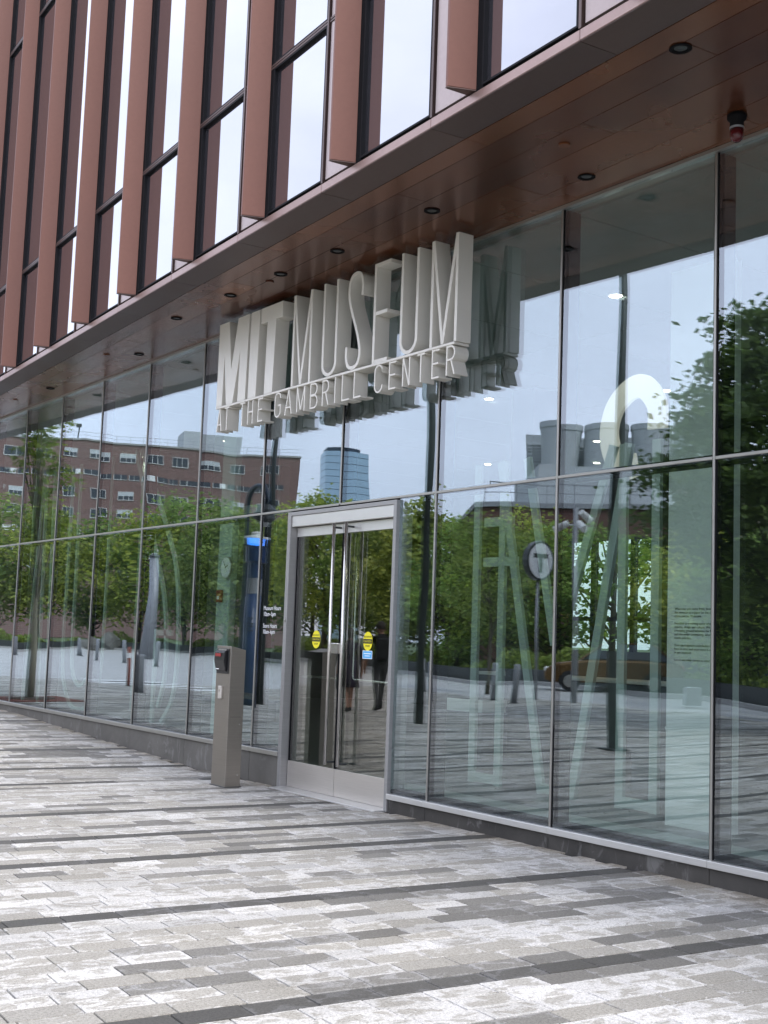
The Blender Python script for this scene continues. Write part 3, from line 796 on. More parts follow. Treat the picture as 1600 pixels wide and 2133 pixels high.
letM(-8.262, -7.902, -8.09)
zs0, zs1, sw = 3.70, 3.951, .0165
def small(strokes): letter(strokes, sw, Y0+.002, Y1-.01, 'small_letter')
def sA(a, c_): m_ = (a+c_)/2; small([[(a, zs0), (m_, zs1)], [(m_, zs1), (c_, zs0)], [(a+(m_-a)*.3, zs0+.075), (c_-(c_-m_)*.3, zs0+.075)]])
def sT(m_, h=.052): small([[(m_, zs0), (m_, zs1)], [(m_-h, zs1-.008), (m_+h, zs1-.008)]])
def sH(a, c_): small([[(a, zs0), (a, zs1)], [(c_, zs0), (c_, zs1)], [(a, 3.83), (c_, 3.83)]])
def sE(a, c_): small([[(a, zs0), (a, zs1)], [(a, zs0+.008), (c_, zs0+.008)], [(a, 3.83), (c_-.012, 3.83)], [(a, zs1-.008), (c_, zs1-.008)]])
def sL(a, c_): small([[(a, zs0), (a, zs1)], [(a, zs0+.008), (c_, zs0+.008)]])
def sM(a, c_): m_ = (a+c_)/2; small([[(a, zs0), (a, zs1)], [(a, zs1), (m_, zs0+.02)], [(m_, zs0+.02), (c_, zs1)], [(c_, zs0), (c_, zs1)]])
def sN(a, c_): small([[(a, zs0), (a, zs1)], [(a, zs1), (c_, zs0)], [(c_, zs0), (c_, zs1)]])
def sC(a, c_, g=False):
    m_ = (a+c_)/2; r = (c_-a)/2
    pth = [(c_, 3.89)]+arc(m_, zs1-r-.004, r, r, 0, 180, 9)+arc(m_, zs0+r+.004, r, r, 180, 360, 9)+[(c_, 3.765)]
    st = [pth]
    if g: st = [pth[:-1]+[(c_, 3.82), (m_+.005, 3.82)]]
    small(st)
def sB(a, c_): small([[(a, zs0), (a, zs1)], [(a, zs1-.008)]+arc(c_-.05, 3.89, .05, .053, 90, -90, 8)+[(a, 3.835)], [(a, 3.828)]+arc(c_-.046, 3.768, .05, .06, 90, -90, 8)+[(a, zs0+.008)]])
def sR(a, c_): small([[(a, zs0), (a, zs1)], [(a, zs1-.008)]+arc(c_-.05, 3.887, .05, .056, 90, -90, 8)+[(a, 3.83)], [(c_-.05, 3.83), (c_, zs0)]])
sA(-12.078, -11.975); sT(-11.858); sT(-11.515); sH(-11.388, -11.292); sE(-11.17, -11.08); sC(-10.828, -10.72, True); sA(-10.628, -10.503); sM(-10.40, -10.266); sB(-10.15, -10.035); sR(-9.932, -9.832)
small([[(-9.715, zs0), (-9.715, zs1)]]); sL(-9.593, -9.475); sL(-9.393, -9.284); sC(-9.062, -8.947); sE(-8.838, -8.742); sN(-8.635, -8.543); sT(-8.378); sE(-8.216, -8.126); sR(-8.02, -7.918)
# hangers up to the soffit
for x in (-11.9, -9.2, -8.1):
    pass

# ================================================================== small things on the facade
SI = empty('alarm_beacon', (-5.05, -.36, ZS-.002), 0, 'small alarm beacon with red dome hanging from the soffit', 'beacon')
b = MB(); b.lathe([(.062, 0), (.062, -.03), (.044, -.05), (.044, -.085)], 18); b.build('base', 'gasket', SI, smooth=True)
b = MB(); b.lathe([(.046, -.085), (.046, -.098)], 18); b.build('ring', 'galv', SI)
b = MB(); b.lathe([(.043, -.098), (.043, -.145), (.036, -.17), (.016, -.184)], 18); b.build('dome', 'red_lens', SI, smooth=True)

IP = empty('intercom_post', (-11.23, -.50, 0), 0, 'brushed steel intercom post with card reader left of the entrance door', 'intercom post')
b = MB(); b.prism([(-.085, 0), (.085, 0), (.085, 1.355), (-.085, 1.392)], -.148, .148, 'x'); b.build('body', 'post_steel', IP, bevel=.004)
b = MB(); b.box(-.16, .16, -.097, .097, 0, .008); b.build('base_flange', 'dark_metal', IP, bevel=.002)
for zz_ in (.12, .62): 
    b = MB(); b.lathe([(.006, 0), (.006, .002), (.003, .003)], 10); b.build('screw', 'handle_steel', IP, (.1485, .05, zz_), (0, math.radians(90), 0))
b = MB(); b.box(.1482, .1488, -.06, .06, .69, .692); b.build('panel_seam', 'gasket', IP)
b = MB(); b.box(-.13, .12, -.094, -.0855, 1.115, 1.365); rd = b.build('card_reader', 'black_plastic', IP, bevel=.006)
b = MB(); b.prism([(-.094, 1.13), (-.094, 1.35), (-.13, 1.33), (-.135, 1.25), (-.112, 1.15)], -.115, .09, 'x'); b.build('hood', 'black_plastic', rd, bevel=.006)
b = MB(); b.box(-.085, .03, -.1375, -.1352, 1.285, 1.315); b.build('red_label', 'red_plastic', rd)
b = MB(); b.box(-.095, .07, -.0985, -.0945, 1.343, 1.36); b.build('hood_lamp', 'silver', rd)
b = MB(); b.box(-.105, -.04, -.115, -.112, 1.155, 1.18); b.build('white_label', 'print_white', rd)
b = MB(); b.box(-.05, .015, -.108, -.0855, .865, .99); cb = b.build('call_button', 'brushed_steel', IP, bevel=.004)
b = MB(); b.lathe([(.014, 0), (.014, .004), (.008, .005)], 12); b.build('button', 'handle_steel', cb, (-.018, -.1085, .945), (math.radians(90), 0, 0))

# ================================================================== inside: outline letter frames
def letter_frame(label, strokes, w_=.1, y=2.27, group=None):
    e = empty('letter_frame', (strokes[0][0][0], y, 0), 0, label, 'letter frame', group)
    for i, st in enumerate(strokes):
        b = MB(); b.ribbon([(x-strokes[0][0][0], z) for x, z in st], w_, -.02-.001*i, .02+.001*i); b.build('stroke', 'strip_green', e)
    return e
letter_frame('tall pale green outline letter just right of the entrance door inside', [[(-10.72, .0), (-10.74, 3.5)], [(-10.29, .0), (-10.3, 3.5)], [(-10.67, .06), (-10.34, .06)], [(-10.60, 2.4), (-10.06, 2.4)], [(-10.6, 2.84), (-10.14, 2.84)]])
letter_frame('pale green outline letter V behind the third pane right of the door', [[(-10.36, 3.5), (-9.76, .77), (-9.6, .0)], [(-9.93, 3.5), (-9.45, 1.52)], [(-8.66, 3.5), (-9.40, 1.52)], [(-8.45, 3.5), (-9.17, .0)], [(-9.58, .06), (-9.19, .06)]])
letter_frame('pale green outline letter U beside the white text partition', [[(-8.51, .0), (-8.52, 3.5)], [(-8.08, .0), (-8.09, 3.5)], [(-8.46, .06), (-8.13, .06)]])
letter_frame('pale green outline frame beside the column with the clock', [[(-16.39, 2.9), (-15.27, 2.9)], [(-15.29, 2.95), (-15.29, 3.34)], [(-16.44, 3.34), (-15.26, 3.34)]], .12)
letter_frame('curved pale green outline letter with two nested arcs left of the clock column', [smooth_path([(-19.9, 4.65), (-19.45, 4.09), (-18.74, 3.2), (-18.3, 2.47), (-18.13, 1.4), (-18.22, .5), (-18.6, .06)], 5), smooth_path([(-20.15, 4.65), (-19.28, 3.1), (-18.76, 2.19), (-18.58, 1.5), (-18.55, .8), (-18.75, .3)], 5)], .085)
letter_frame('curved pale green outline letter U in the middle of the left windows', [smooth_path([(-23.05, 4.65), (-23.06, 2.5), (-23.05, 1.0), (-22.85, .4), (-22.4, .06), (-21.7, .12), (-21.25, .6), (-21.15, 1.3), (-21.16, 2.6), (-21.17, 4.65)], 5), smooth_path([(-22.67, 4.65), (-22.62, 2.5), (-22.58, 1.0), (-22.35, .55), (-22.0, .5), (-21.7, .75), (-21.62, 1.3), (-21.64, 4.65)], 5)], .075)
letter_frame('pale green slanting outline letter at the far left windows', [[(-25.05, 4.65), (-25.55, .0)], [(-24.6, 4.65), (-25.1, .0)], [(-24.5, 4.65), (-24.25, .0)], [(-24.05, 4.65), (-23.8, .0)]], .07)
letter_frame('pale green low square outline frame at the foot of the left windows', [[(-18.95, 0), (-18.95, 1.55)], [(-18.95, 1.5), (-18.35, 1.5)]], .09)
# clock and alarm on the column
CK = empty('wall_clock', (-16.06, 1.985, 2.47), 0, 'round white wall clock on the pale green column inside', 'clock')
b = MB(); b.lathe([(.155, 0), (.16, .01), (.16, .03), (.148, .032)], 28); b.build('case', 'silver', CK, (0, 0, 0), (math.radians(90), 0, 0))
b = MB(); b.lathe([(.147, .026), (.147, .0335)], 28); b.build('face', 'print_white', CK, (0, 0, 0), (math.radians(90), 0, 0))
for ang, ln, w_ in ((62, .075, .011), (-35, .115, .008)):
    b = MB(); b.box(-w_/2, w_/2, -.0375, -.035, -.015, ln); b.build('hand', 'print_black', CK, None, (0, math.radians(ang), 0))
AL = empty('fire_alarm', (-16.24, 1.99, 2.06), 0, 'small red fire alarm box on the column below the clock', 'alarm')
b = MB(); b.box(-.07, .07, -.04, 0, -.09, .09); b.build('case', 'red_plastic', AL, bevel=.006)
b = MB(); b.box(-.03, .03, -.046, -.0405, -.05, .0); b.build('lever', 'print_white', AL)

# ================================================================== TREES
def tree(name, loc, h, cr, label, nclump=70, nleaf=60, leaf=.16, trunk_r=.1, hue=(1, 1, 1), clear=.28, seed=0, group=None, flat=.55, clump_r=None, bark='bark'):
    rg = np.random.default_rng(seed)
    e = empty(name, loc, 0, label, 'tree', group)
    zc = h*clear; cz = (zc+h)/2; rz = (h-zc)/2
    # clump centres: shells of an uneven ellipsoid
    C = []
    lob = rg.normal(size=(5, 3)); lob /= np.linalg.norm(lob, axis=1)[:, None]
    while len(C) < nclump:
        d = rg.normal(size=3); d /= np.linalg.norm(d)
        k = .78+.22*max(0, (lob @ d).max())+rg.uniform(-.12, .12)
        r = k*rg.uniform(.35, 1.0)**.3
        taper = 1-.35*max(0, d[2])
        C.append((d[0]*cr*r*taper, d[1]*cr*r*taper, cz+d[2]*rz*r))
    C = np.array(C)
    # trunk and limbs
    mb = MB(); bend = rg.uniform(-.04, .04, 2)*h
    tp = [(bend[0]*q*q, bend[1]*q*q, h*.82*q) for q in np.linspace(0, 1, 7)]
    mb.tube(tp, [trunk_r*1.25, trunk_r]+[trunk_r*(1-.17*i) for i in range(1, 6)], 9)
    for i in rg.choice(len(C), size=min(16, len(C)), replace=False):
        q = rg.uniform(.45, .9)*min(1, (C[i][2]/(h*.82))*.85); q = max(q, clear*.9)
        a = np.array([bend[0]*q*q, bend[1]*q*q, h*.82*q]); mid = (a+C[i])/2+np.array([0, 0, -.05*h*rg.uniform(0, 1)])
        mb.tube([tuple(a), tuple(mid), tuple(C[i])], [trunk_r*.42, trunk_r*.27, trunk_r*.08], 6)
    mb.build('trunk', bark, e, smooth=True)
    if clump_r is None: clump_r = cr*.24
    N = nclump*nleaf
    ctr = np.repeat(C, nleaf, axis=0)
    p = ctr+rg.normal(size=(N, 3))*np.array([clump_r, clump_r, clump_r*flat])*.62
    u = rg.normal(size=(N, 3)); u[:, 2] *= .4; u /= np.linalg.norm(u, axis=1)[:, None]
    w_ = rg.normal(size=(N, 3)); w_[:, 2] *= .5; w_ -= u*(w_*u).sum(1)[:, None]; w_ /= np.linalg.norm(w_, axis=1)[:, None]
    ln = leaf*rg.uniform(.6, 1.25, N)[:, None]; wd = ln*.32
    V = np.stack([p-u*ln*.5, p+w_*wd, p+u*ln*.5, p-w_*wd], 1).astype(np.float32)
    m = bpy.data.meshes.new('crown'); m.vertices.add(N*4); m.vertices.foreach_set('co', V.ravel())
    F = np.arange(N*4, dtype=np.int32); m.loops.add(N*4); m.loops.foreach_set('vertex_index', F)
    m.polygons.add(N); m.polygons.foreach_set('loop_start', np.arange(0, N*4, 4, dtype=np.int32)); m.update(calc_edges=True)
    sh = np.repeat(np.clip(rg.normal(.5, .2, nclump), 0, 1), nleaf)+rg.normal(0, .17, N)
    at = m.attributes.new('shade', 'FLOAT', 'POINT'); at.data.foreach_set('value', np.repeat(np.clip(sh, 0, 1), 4).astype(np.float32))
    m.materials.append(MATS['leaf'])
    o = link('crown', m, None, e); o.color = tuple(hue)+(1,)
    return e
G1, G2 = 'street trees beyond the far side of the plaza', 'trees beyond the low wall'
far = [(-94.9, -24.9, 11.6, 'tall full green tree reflected at the far left edge of the glass'), (-92.1, -26.9, 10.6, 'second reflected street tree from the left edge'), (-92.9, -31.3, 10.6, 'third reflected street tree from the left edge'),
       (-88.0, -33.4, 11.0, 'fourth reflected street tree from the left, behind the crosswalk bars'), (-86.1, -36.0, 11.9, 'tallest reflected street tree, below the grey rooftop plant room'), (-81.0, -36.6, 11.2, 'reflected street tree left of the column with the clock'),
       (-83.6, -41.0, 11.2, 'reflected street tree behind the clock column'), (-79.0, -42.5, 11.7, 'reflected street tree behind the blue emergency tower'), (-66.3, -35.5, 10.5, 'reflected tree behind the left door leaf, taller one'),
       (-61.5, -35.8, 9.3, 'reflected tree behind the right door leaf'), (-57.1, -34.6, 8.6, 'reflected tree behind the hinge side of the right door leaf'), (-49.7, -31.2, 8.5, 'bright reflected tree just right of the door frame'),
       (-95.5, -20.5, 10.8, 'reflected street tree cut off by the left picture edge')]
for i, (x, y, h, lb) in enumerate(far):
    hue = [(1.2, 1.2, 1.1), (1.5, 1.35, 1.0), (1.0, 1.1, .95), (1.6, 1.45, .9), (1.1, 1.25, 1.1)][i % 5]
    tree('street_tree', (x, y, -.03), h, h*rnd.uniform(.36, .46), lb, 120, 60, .34, .16, hue, .17, 100+i, G1, .75)
mid = [(-43.6, -28.6, 7.1, 'reflected tree left of the plaza sapling, behind the bollards'), (-42.0, -29.4, 6.9, 'dense reflected tree right behind the plaza sapling'), (-41.8, -31.0, 7.6, 'tall reflected tree left of the round transit sign'),
       (-39.3, -30.6, 6.7, 'reflected tree behind the round transit sign'), (-36.6, -31.2, 6.9, 'reflected tree behind the camera pole'), (-33.9, -31.0, 5.6, 'small reflected tree right of the camera pole'), (-29.3, -27.9, 5.9, 'reflected tree in front of the tan ribbed building'), (-25.2, -25.0, 5.4, 'reflected tree behind the dark kiosk')]
for i, (x, y, h, lb) in enumerate(mid):
    hue = [(1.2, 1.35, 1.1), (1.5, 1.5, 1.0), (1.75, 1.55, 1.0), (1.1, 1.25, 1.0)][i % 4]
    tree('park_tree', (x, y, -.03), h, h*rnd.uniform(.33, .42), lb, 110, 65, .2, .1, hue, .13, 200+i, G2, .7)
tree('plaza_tree', (-30.21, -18.94, 0), 5.9, 1.55, 'young tree with a thin dark trunk standing on the plaza between the bollards', 60, 60, .15, .06, (1.1, 1.1, .9), .36, 301)
tree('spreading_tree', (-15.5, -14.3, 0), 8.6, 2.75, 'big dark layered tree reflected in the pane at the right picture edge', 260, 150, .17, .11, (.5, .6, .48), .2, 302, None, .28, .62)
tree('spreading_tree', (-19.0, -21.8, 0), 9.6, 2.9, 'second dark tree behind the big layered tree at the right edge', 120, 70, .17, .13, (.7, .8, .65), .18, 303, None, .45)
tl = tree('pit_tree', (-22.3, -1.45, rampz(-22.3, -1.45)), 5.9, .62, 'slender sapling growing from a tree pit near the left end of the glass', 34, 34, .13, .075, (1.3, 1.3, .8), .38, 304, None, .9, .2, bark='bark_lit')
tree('back_street_tree', (-19.8, 17.5, 0), 6.2, 2.6, 'sunlit tree seen through the back window inside', 90, 60, .2, .11, (1.0, 1.1, .7), .15, 305)
tree('back_street_tree', (-25.0, 19.0, 0), 7.2, 2.9, 'second leafy tree seen through the back window, further left', 90, 60, .2, .11, (.9, 1.0, .7), .15, 306)
b = MB(); b.box(-.75, .75, -.75, .75, -.1, .012); PIT = b.build('tree_pit', 'rust', None, (-22.3, -1.45, rampz(-22.3, -1.45)), bevel=.01); tag(PIT, 'rusty square grate around the slender sapling', 'tree pit')
b = MB(); b.lathe([(.42, .0125), (.40, .03), (.1, .04)], 16); b.build('soil', 'soil', PIT)

# ================================================================== street furniture reflected in the glass
def bollard(x, y, label, h=1.0):
    e = empty('bollard', (x, y, 0), 0, label, 'bollard', 'steel bollards along the plaza edge')
    b = MB(); b.lathe([(.085, 0), (.085, h-.03), (.075, h-.005), (.02, h)], 18); b.build('post', 'galv', e, smooth=True)
    b = MB(); b.lathe([(.12, .0), (.12, .015), (.09, .02)], 18); b.build('collar', 'dark_metal', e)
for x, y, lb in ((-30.2, -16.4, 'leftmost bollard of the group left of the plaza sapling'), (-25.9, -13.4, 'bollard just left of the plaza sapling'), (-26.54, -16.07, 'bollard just right of the plaza sapling'), (-24.61, -15.15, 'bollard midway between the sapling and the round transit sign'),
                 (-73.9, -19.1, 'farthest bollard, at the left edge of the glass'), (-62.7, -18.3, 'second bollard from the left edge of the glass'), (-59.5, -17.95, 'third bollard from the left edge of the glass'), (-55.4, -17.7, 'fourth bollard from the left, beside the square outline frame'), (-50.3, -16.95, 'bollard beside the pale tapered lamp post'), (-25.3, -4.97, 'big near bollard standing alone left of the clock column')):
    bollard(x, y, lb)
def mast(x, y, label):
    e = empty('light_mast', (x, y, 0), 0, label, 'mast', 'dark light masts along the plaza')
    b = MB(); b.tube([(0, 0, 0), (0, 0, 9.5)], [.085, .06], 14); b.build('pole', 'mast_metal', e, smooth=True)
    b = MB(); b.box(-.16, .16, -.16, .16, 0, .03); b.build('base_plate', 'dark_metal', e)
    b = MB(); b.box(-.12, .12, -.5, .08, 9.42, 9.52); b.build('lamp_head', 'dark_metal', e, bevel=.02)
mast(-23.75, -7.06, 'dark light mast beside the blue emergency tower'); mast(-17.95, -7.0, 'dark light mast right of the entrance door'); mast(-13.17, -6.99, 'dark light mast in front of the pane with the transit sign')

TS = empty('transit_sign', (-25.46, -16.66, 0), 0, 'round black and grey transit sign with a T on a slim pole', 'sign')
b = MB(); b.tube([(0, 0, 0), (0, 0, 3.4)], .045, 12); b.build('pole', 'galv', TS, smooth=True)
ang = math.radians(62)
b = MB(); b.lathe([(.53, -.11), (.53, .11)], 40); dk_ = b.build('drum', 'black_plastic', TS, (0, 0, 3.85), (math.radians(90), 0, math.radians(92)), bevel=.01)
b = MB(); b.lathe([(.47, .1105), (.47, .116)], 40)
b.lathe([(.47, -.116), (.47, -.1105)], 40); b.build('face', 'sign_face', dk_)
tp_ = [(-.29, .2), (.29, .2), (.29, .09), (.06, .09), (.075, -.31), (-.075, -.31), (-.06, .09), (-.29, .09)]
b = MB(); b.prism(tp_, .1165, .12, 'z').prism(tp_, -.12, -.1165, 'z'); b.build('letter', 'print_black', dk_)

CP = empty('camera_pole', (-24.21, -16.9, 0), 0, 'pale grey pole carrying three white floodlight cameras', 'camera pole')
b = MB(); b.tube([(0, 0, 0), (0, 0, 5.2)], [.085, .07], 14); b.build('pole', 'galv', CP, smooth=True)
for a, z in ((20, 4.72), (150, 4.75), (265, 5.05)):
    dx, dy = math.cos(math.radians(a)), math.sin(math.radians(a))
    b = MB(); b.tube([(0, 0, z), (dx*.3, dy*.3, z)], .02, 8); b.tube([(dx*.22, dy*.22, z+.05), (dx*.62, dy*.62, z-.14)], [.085, .1], 14); b.build('camera', 'white_paint', CP, smooth=False)

BT = empty('emergency_tower', (-21.42, -5.48, 0), 0, 'dark blue emergency call tower with a glowing blue lamp on top', 'emergency tower')
b = MB(); b.lathe([(.15, .14), (.15, 2.3)], 20); bt_ = b.build('column', 'blue_paint', BT, smooth=True)
b = MB(); b.lathe([(.19, 0), (.19, .08), (.155, .14)], 20); b.build('foot', 'dark_metal', BT)
b = MB(); b.lathe([(.152, 2.301), (.152, 2.62)], 20); b.build('speaker_band', 'grey_band', BT)
b = MB(); b.lathe([(.15, 2.621), (.15, 2.92), (.2, 2.96), (.2, 3.26)], 20); b.build('head', 'blue_paint', BT)
b = MB(); b.lathe([(.17, 3.29), (.18, 3.41)], 20); b.build('lamp', 'lamp_blue', BT)
b = MB(); b.lathe([(.24, 3.412), (.22, 3.45), (.1, 3.47), (.1, 3.52), (.06, 3.55)], 20); b.build('cap', 'white_paint', BT)
m = text_mesh('tower_text', 'MIT', .2, .002); m.materials.append(MATS['print_black']); link('tower_text', m, None, bt_, (.153, .04, 1.85), (math.radians(90), math.radians(90), math.radians(90)))
CL = empty('crook_lamp', (-22.3, -5.75, 0), 0, 'dark street lamp with a curved crook top behind the blue tower', 'street lamp')
b = MB(); pth = [(0, 0, 0), (0, 0, 4.2)]+[(.33-.33*math.cos(math.radians(a)), 0, 4.2+.36*math.sin(math.radians(a))) for a in range(20, 181, 20)]+[(.66, 0, 4.05)]
b.tube(pth, .05, 10); b.build('pole', 'blue_steel', CL, smooth=True)
b = MB(); b.lathe([(.05, 4.1), (.2, 3.98), (.22, 3.85), (.12, 3.78)], 16, (.66, 0)); b.build('lantern', 'dark_metal', CL)
b = MB(); b.lathe([(.1, 3.779), (.06, 3.7)], 12, (.66, 0)); b.build('lens', 'white_paint', CL)
LP = empty('tapered_lamp', (-62.4, -22.2, 0), 0, 'pale grey tapered lamp post reflected left of the clock column', 'street lamp')
b = MB(); b.tube([(0, 0, 0), (0, 0, 5.5)], [.26, .17], 14); b.build('pole', 'galv', LP, smooth=True)
b = MB(); b.lathe([(.2, 5.5), (.24, 5.54), (.05, 5.7)], 14); b.build('cap', 'dark_metal', LP)

KI = empty('info_kiosk', (-18.0, -17.9, 0), math.radians(40), 'dark information kiosk with a blue screen at the right edge of the reflection', 'kiosk')
b = MB(); b.box(-1.6, .35, -.35, .35, .08, 2.15); b.build('body', 'wall_dark', KI, bevel=.03)
b = MB(); b.box(-1.45, .2, .351, .36, 1.25, 1.95); b.build('screen', 'screen_blue', KI)
b = MB(); b.box(-1.65, .4, -.4, .4, 0, .078); b.build('base', 'dark_metal', KI)
UC = empty('utility_cabinet', (-22.2, -19.2, 0), math.radians(40), 'small grey utility cabinet standing on the plaza', 'cabinet')
b = MB(); b.box(-.3, .3, -.2, .2, .05, .5); b.build('case', 'galv', UC, bevel=.015)
b = MB(); b.box(-.26, .26, .201, .21, .09, .46); b.build('door', 'grey_band', UC)
DP = empty('orange_delineator', (-31.45, -7.35, 0), 0, 'slim orange delineator post on a rubber foot by the crosswalk', 'delineator')
b = MB(); b.lathe([(.05, .05), (.045, 1.0), (.03, 1.06)], 12); b.build('post', 'orange_plastic', DP, smooth=True)
b = MB(); b.lathe([(.2, 0), (.19, .05), (.06, .06)], 14); b.build('foot', 'rubber', DP)
b = MB(); b.lathe([(.052, .78), (.0515, .9)], 12); b.build('reflector', 'print_white', DP)

# crosswalk bars painted on the plaza
for i in range(6):
    b = MB(); x = -36.5+1.5*i; b.add([(x, -9.8, .006), (x+.75, -9.8, .006), (x+.75, -6.0, .006), (x, -6.0, .006)], [(0, 1, 2, 3)])
    b.build('crosswalk_bar', 'road_paint', plaza)

# kerb, low wall, hedge and road along the far side of the plaza
BD = [(-86, -8), (-85.5, -21.6), (-85.6, -29.7), (-80.5, -39.0), (-60.3, -31.9), (-50.6, -28.4), (-38.5, -25.4), (-34.4, -25.4), (-26.6, -23.3), (-22.0, -21.9), (-10, -19.5), (8, -18)]
def strip(name, mat, off0, off1, z0, z1, kind='structure', par=None, pts=BD):
    b = MB(); n = len(pts); nr = []
    for i in range(n):
        a = Vector(pts[max(i-1, 0)]); c_ = Vector(pts[min(i+1, n-1)]); d = (c_-a).normalized(); nr.append(Vector((d.y, -d.x)))
    A = [Vector(p)-nr[i]*(-off0) for i, p in enumerate(pts)]; B = [Vector(p)-nr[i]*(-off1) for i, p in enumerate(pts)]
    vs = [(p.x, p.y, z0) for p in A]+[(p.x, p.y, z0) for p in B]+[(p.x, p.y, z1) for p in A]+[(p.x, p.y, z1) for p in B]
    fs = []
    for i in range(n-1): fs += [(2*n+i, 2*n+i+1, 3*n+i+1, 3*n+i), (i, i+1, 2*n+i+1, 2*n+i), (n+i, n+i+1, 3*n+i+1, 3*n+i)]
    fs += [(0, n, 3*n, 2*n), (n-1, 2*n-1, 4*n-1, 3*n-1)]
    b.add(vs, fs); return b.build(name, mat, par, kind=kind)
# which side is away from the facade
strip('kerb', 'kerb_granite', .0, .35, -.2, .12)
strip('verge', 'soil', .36, 9.0, -.2, .06)
lw = strip('low_wall', 'dark_metal', .9, 1.3, 0, .55, None); tag(lw, 'long low dark wall along the far side of the plaza', 'wall')
def hedge():
    rg = np.random.default_rng(5); P = []
    pts = [Vector(p) for p in BD]
    for i in range(len(pts)-1):
        a, c_ = pts[i], pts[i+1]; d = (c_-a); ln = d.length; d.normalize(); nr = Vector((d.y, -d.x)); n = int(ln*330)
        tt = rg.uniform(0, ln, n); oo = rg.uniform(1.35, 3.0, n); zz = np.abs(rg.uniform(0.05, 1, n))*(.9+.35*np.sin(tt*.7+i)+.2*np.sin(tt*2.3))
        P.append(np.stack([a.x+d.x*tt+nr.x*oo, a.y+d.y*tt+nr.y*oo, zz], 1))
    p = np.concatenate(P); N = len(p)
    u = rg.normal(size=(N, 3)); u /= np.linalg.norm(u, axis=1)[:, None]; w_ = rg.normal(size=(N, 3)); w_ -= u*(w_*u).sum(1)[:, None]; w_ /= np.linalg.norm(w_, axis=1)[:, None]
    ln = .24*rg.uniform(.6, 1.3, N)[:, None]
    V = np.stack([p-u*ln*.5, p+w_*ln*.3, p+u*ln*.5, p-w_*ln*.3], 1).astype(np.float32)
    m = bpy.data.meshes.new('hedge'); m.vertices.add(N*4); m.vertices.foreach_set('co', V.ravel()); m.loops.add(N*4); m.loops.foreach_set('vertex_index', np.arange(N*4, dtype=np.int32))
    m.polygons.add(N); m.polygons.foreach_set('loop_start', np.arange(0, N*4, 4, dtype=np.int32)); m.update(calc_edges=True)
    at = m.attributes.new('shade', 'FLOAT', 'POINT'); at.data.foreach_set('value', np.repeat(np.clip(rg.normal(.55, .25, N), 0, 1), 4).astype(np.float32)); m.materials.append(MATS['leaf'])
    o = link('hedge', m, None, None, kind='stuff'); o.color = (1.15, 1.15, .8, 1); tag(o, 'long leafy hedge behind the low wall across the plaza', 'hedge')
hedge()
# boulders by the far left trees
for i, (x, y, s_, lb) in enumerate(((-84.5, -30.0, .9, 'largest pale boulder beyond the far plaza edge'), (-84.0, -28.2, .6, 'smaller boulder left of the largest pale boulder'))):
    bm = bmesh.new(); bmesh.ops.create_icosphere(bm, subdivisions=3, radius=1)
    rg = random.Random(i+3)
    for v in bm.verts:
        k_ = 1+.18*math.sin(v.co.x*3+i)+.14*math.cos(v.co.y*4+2*i)+rg.uniform(-.05, .05); v.co = Vector((v.co.x*1.3*k_, v.co.y*k_, v.co.z*.8*k_))*s_
    m = bpy.data.meshes.new('boulder'); bm.to_mesh(m); bm.free(); o = link('boulder', m, 'boulder', None, (x-2, y, .5*s_)); tag(o, lb, 'boulder')

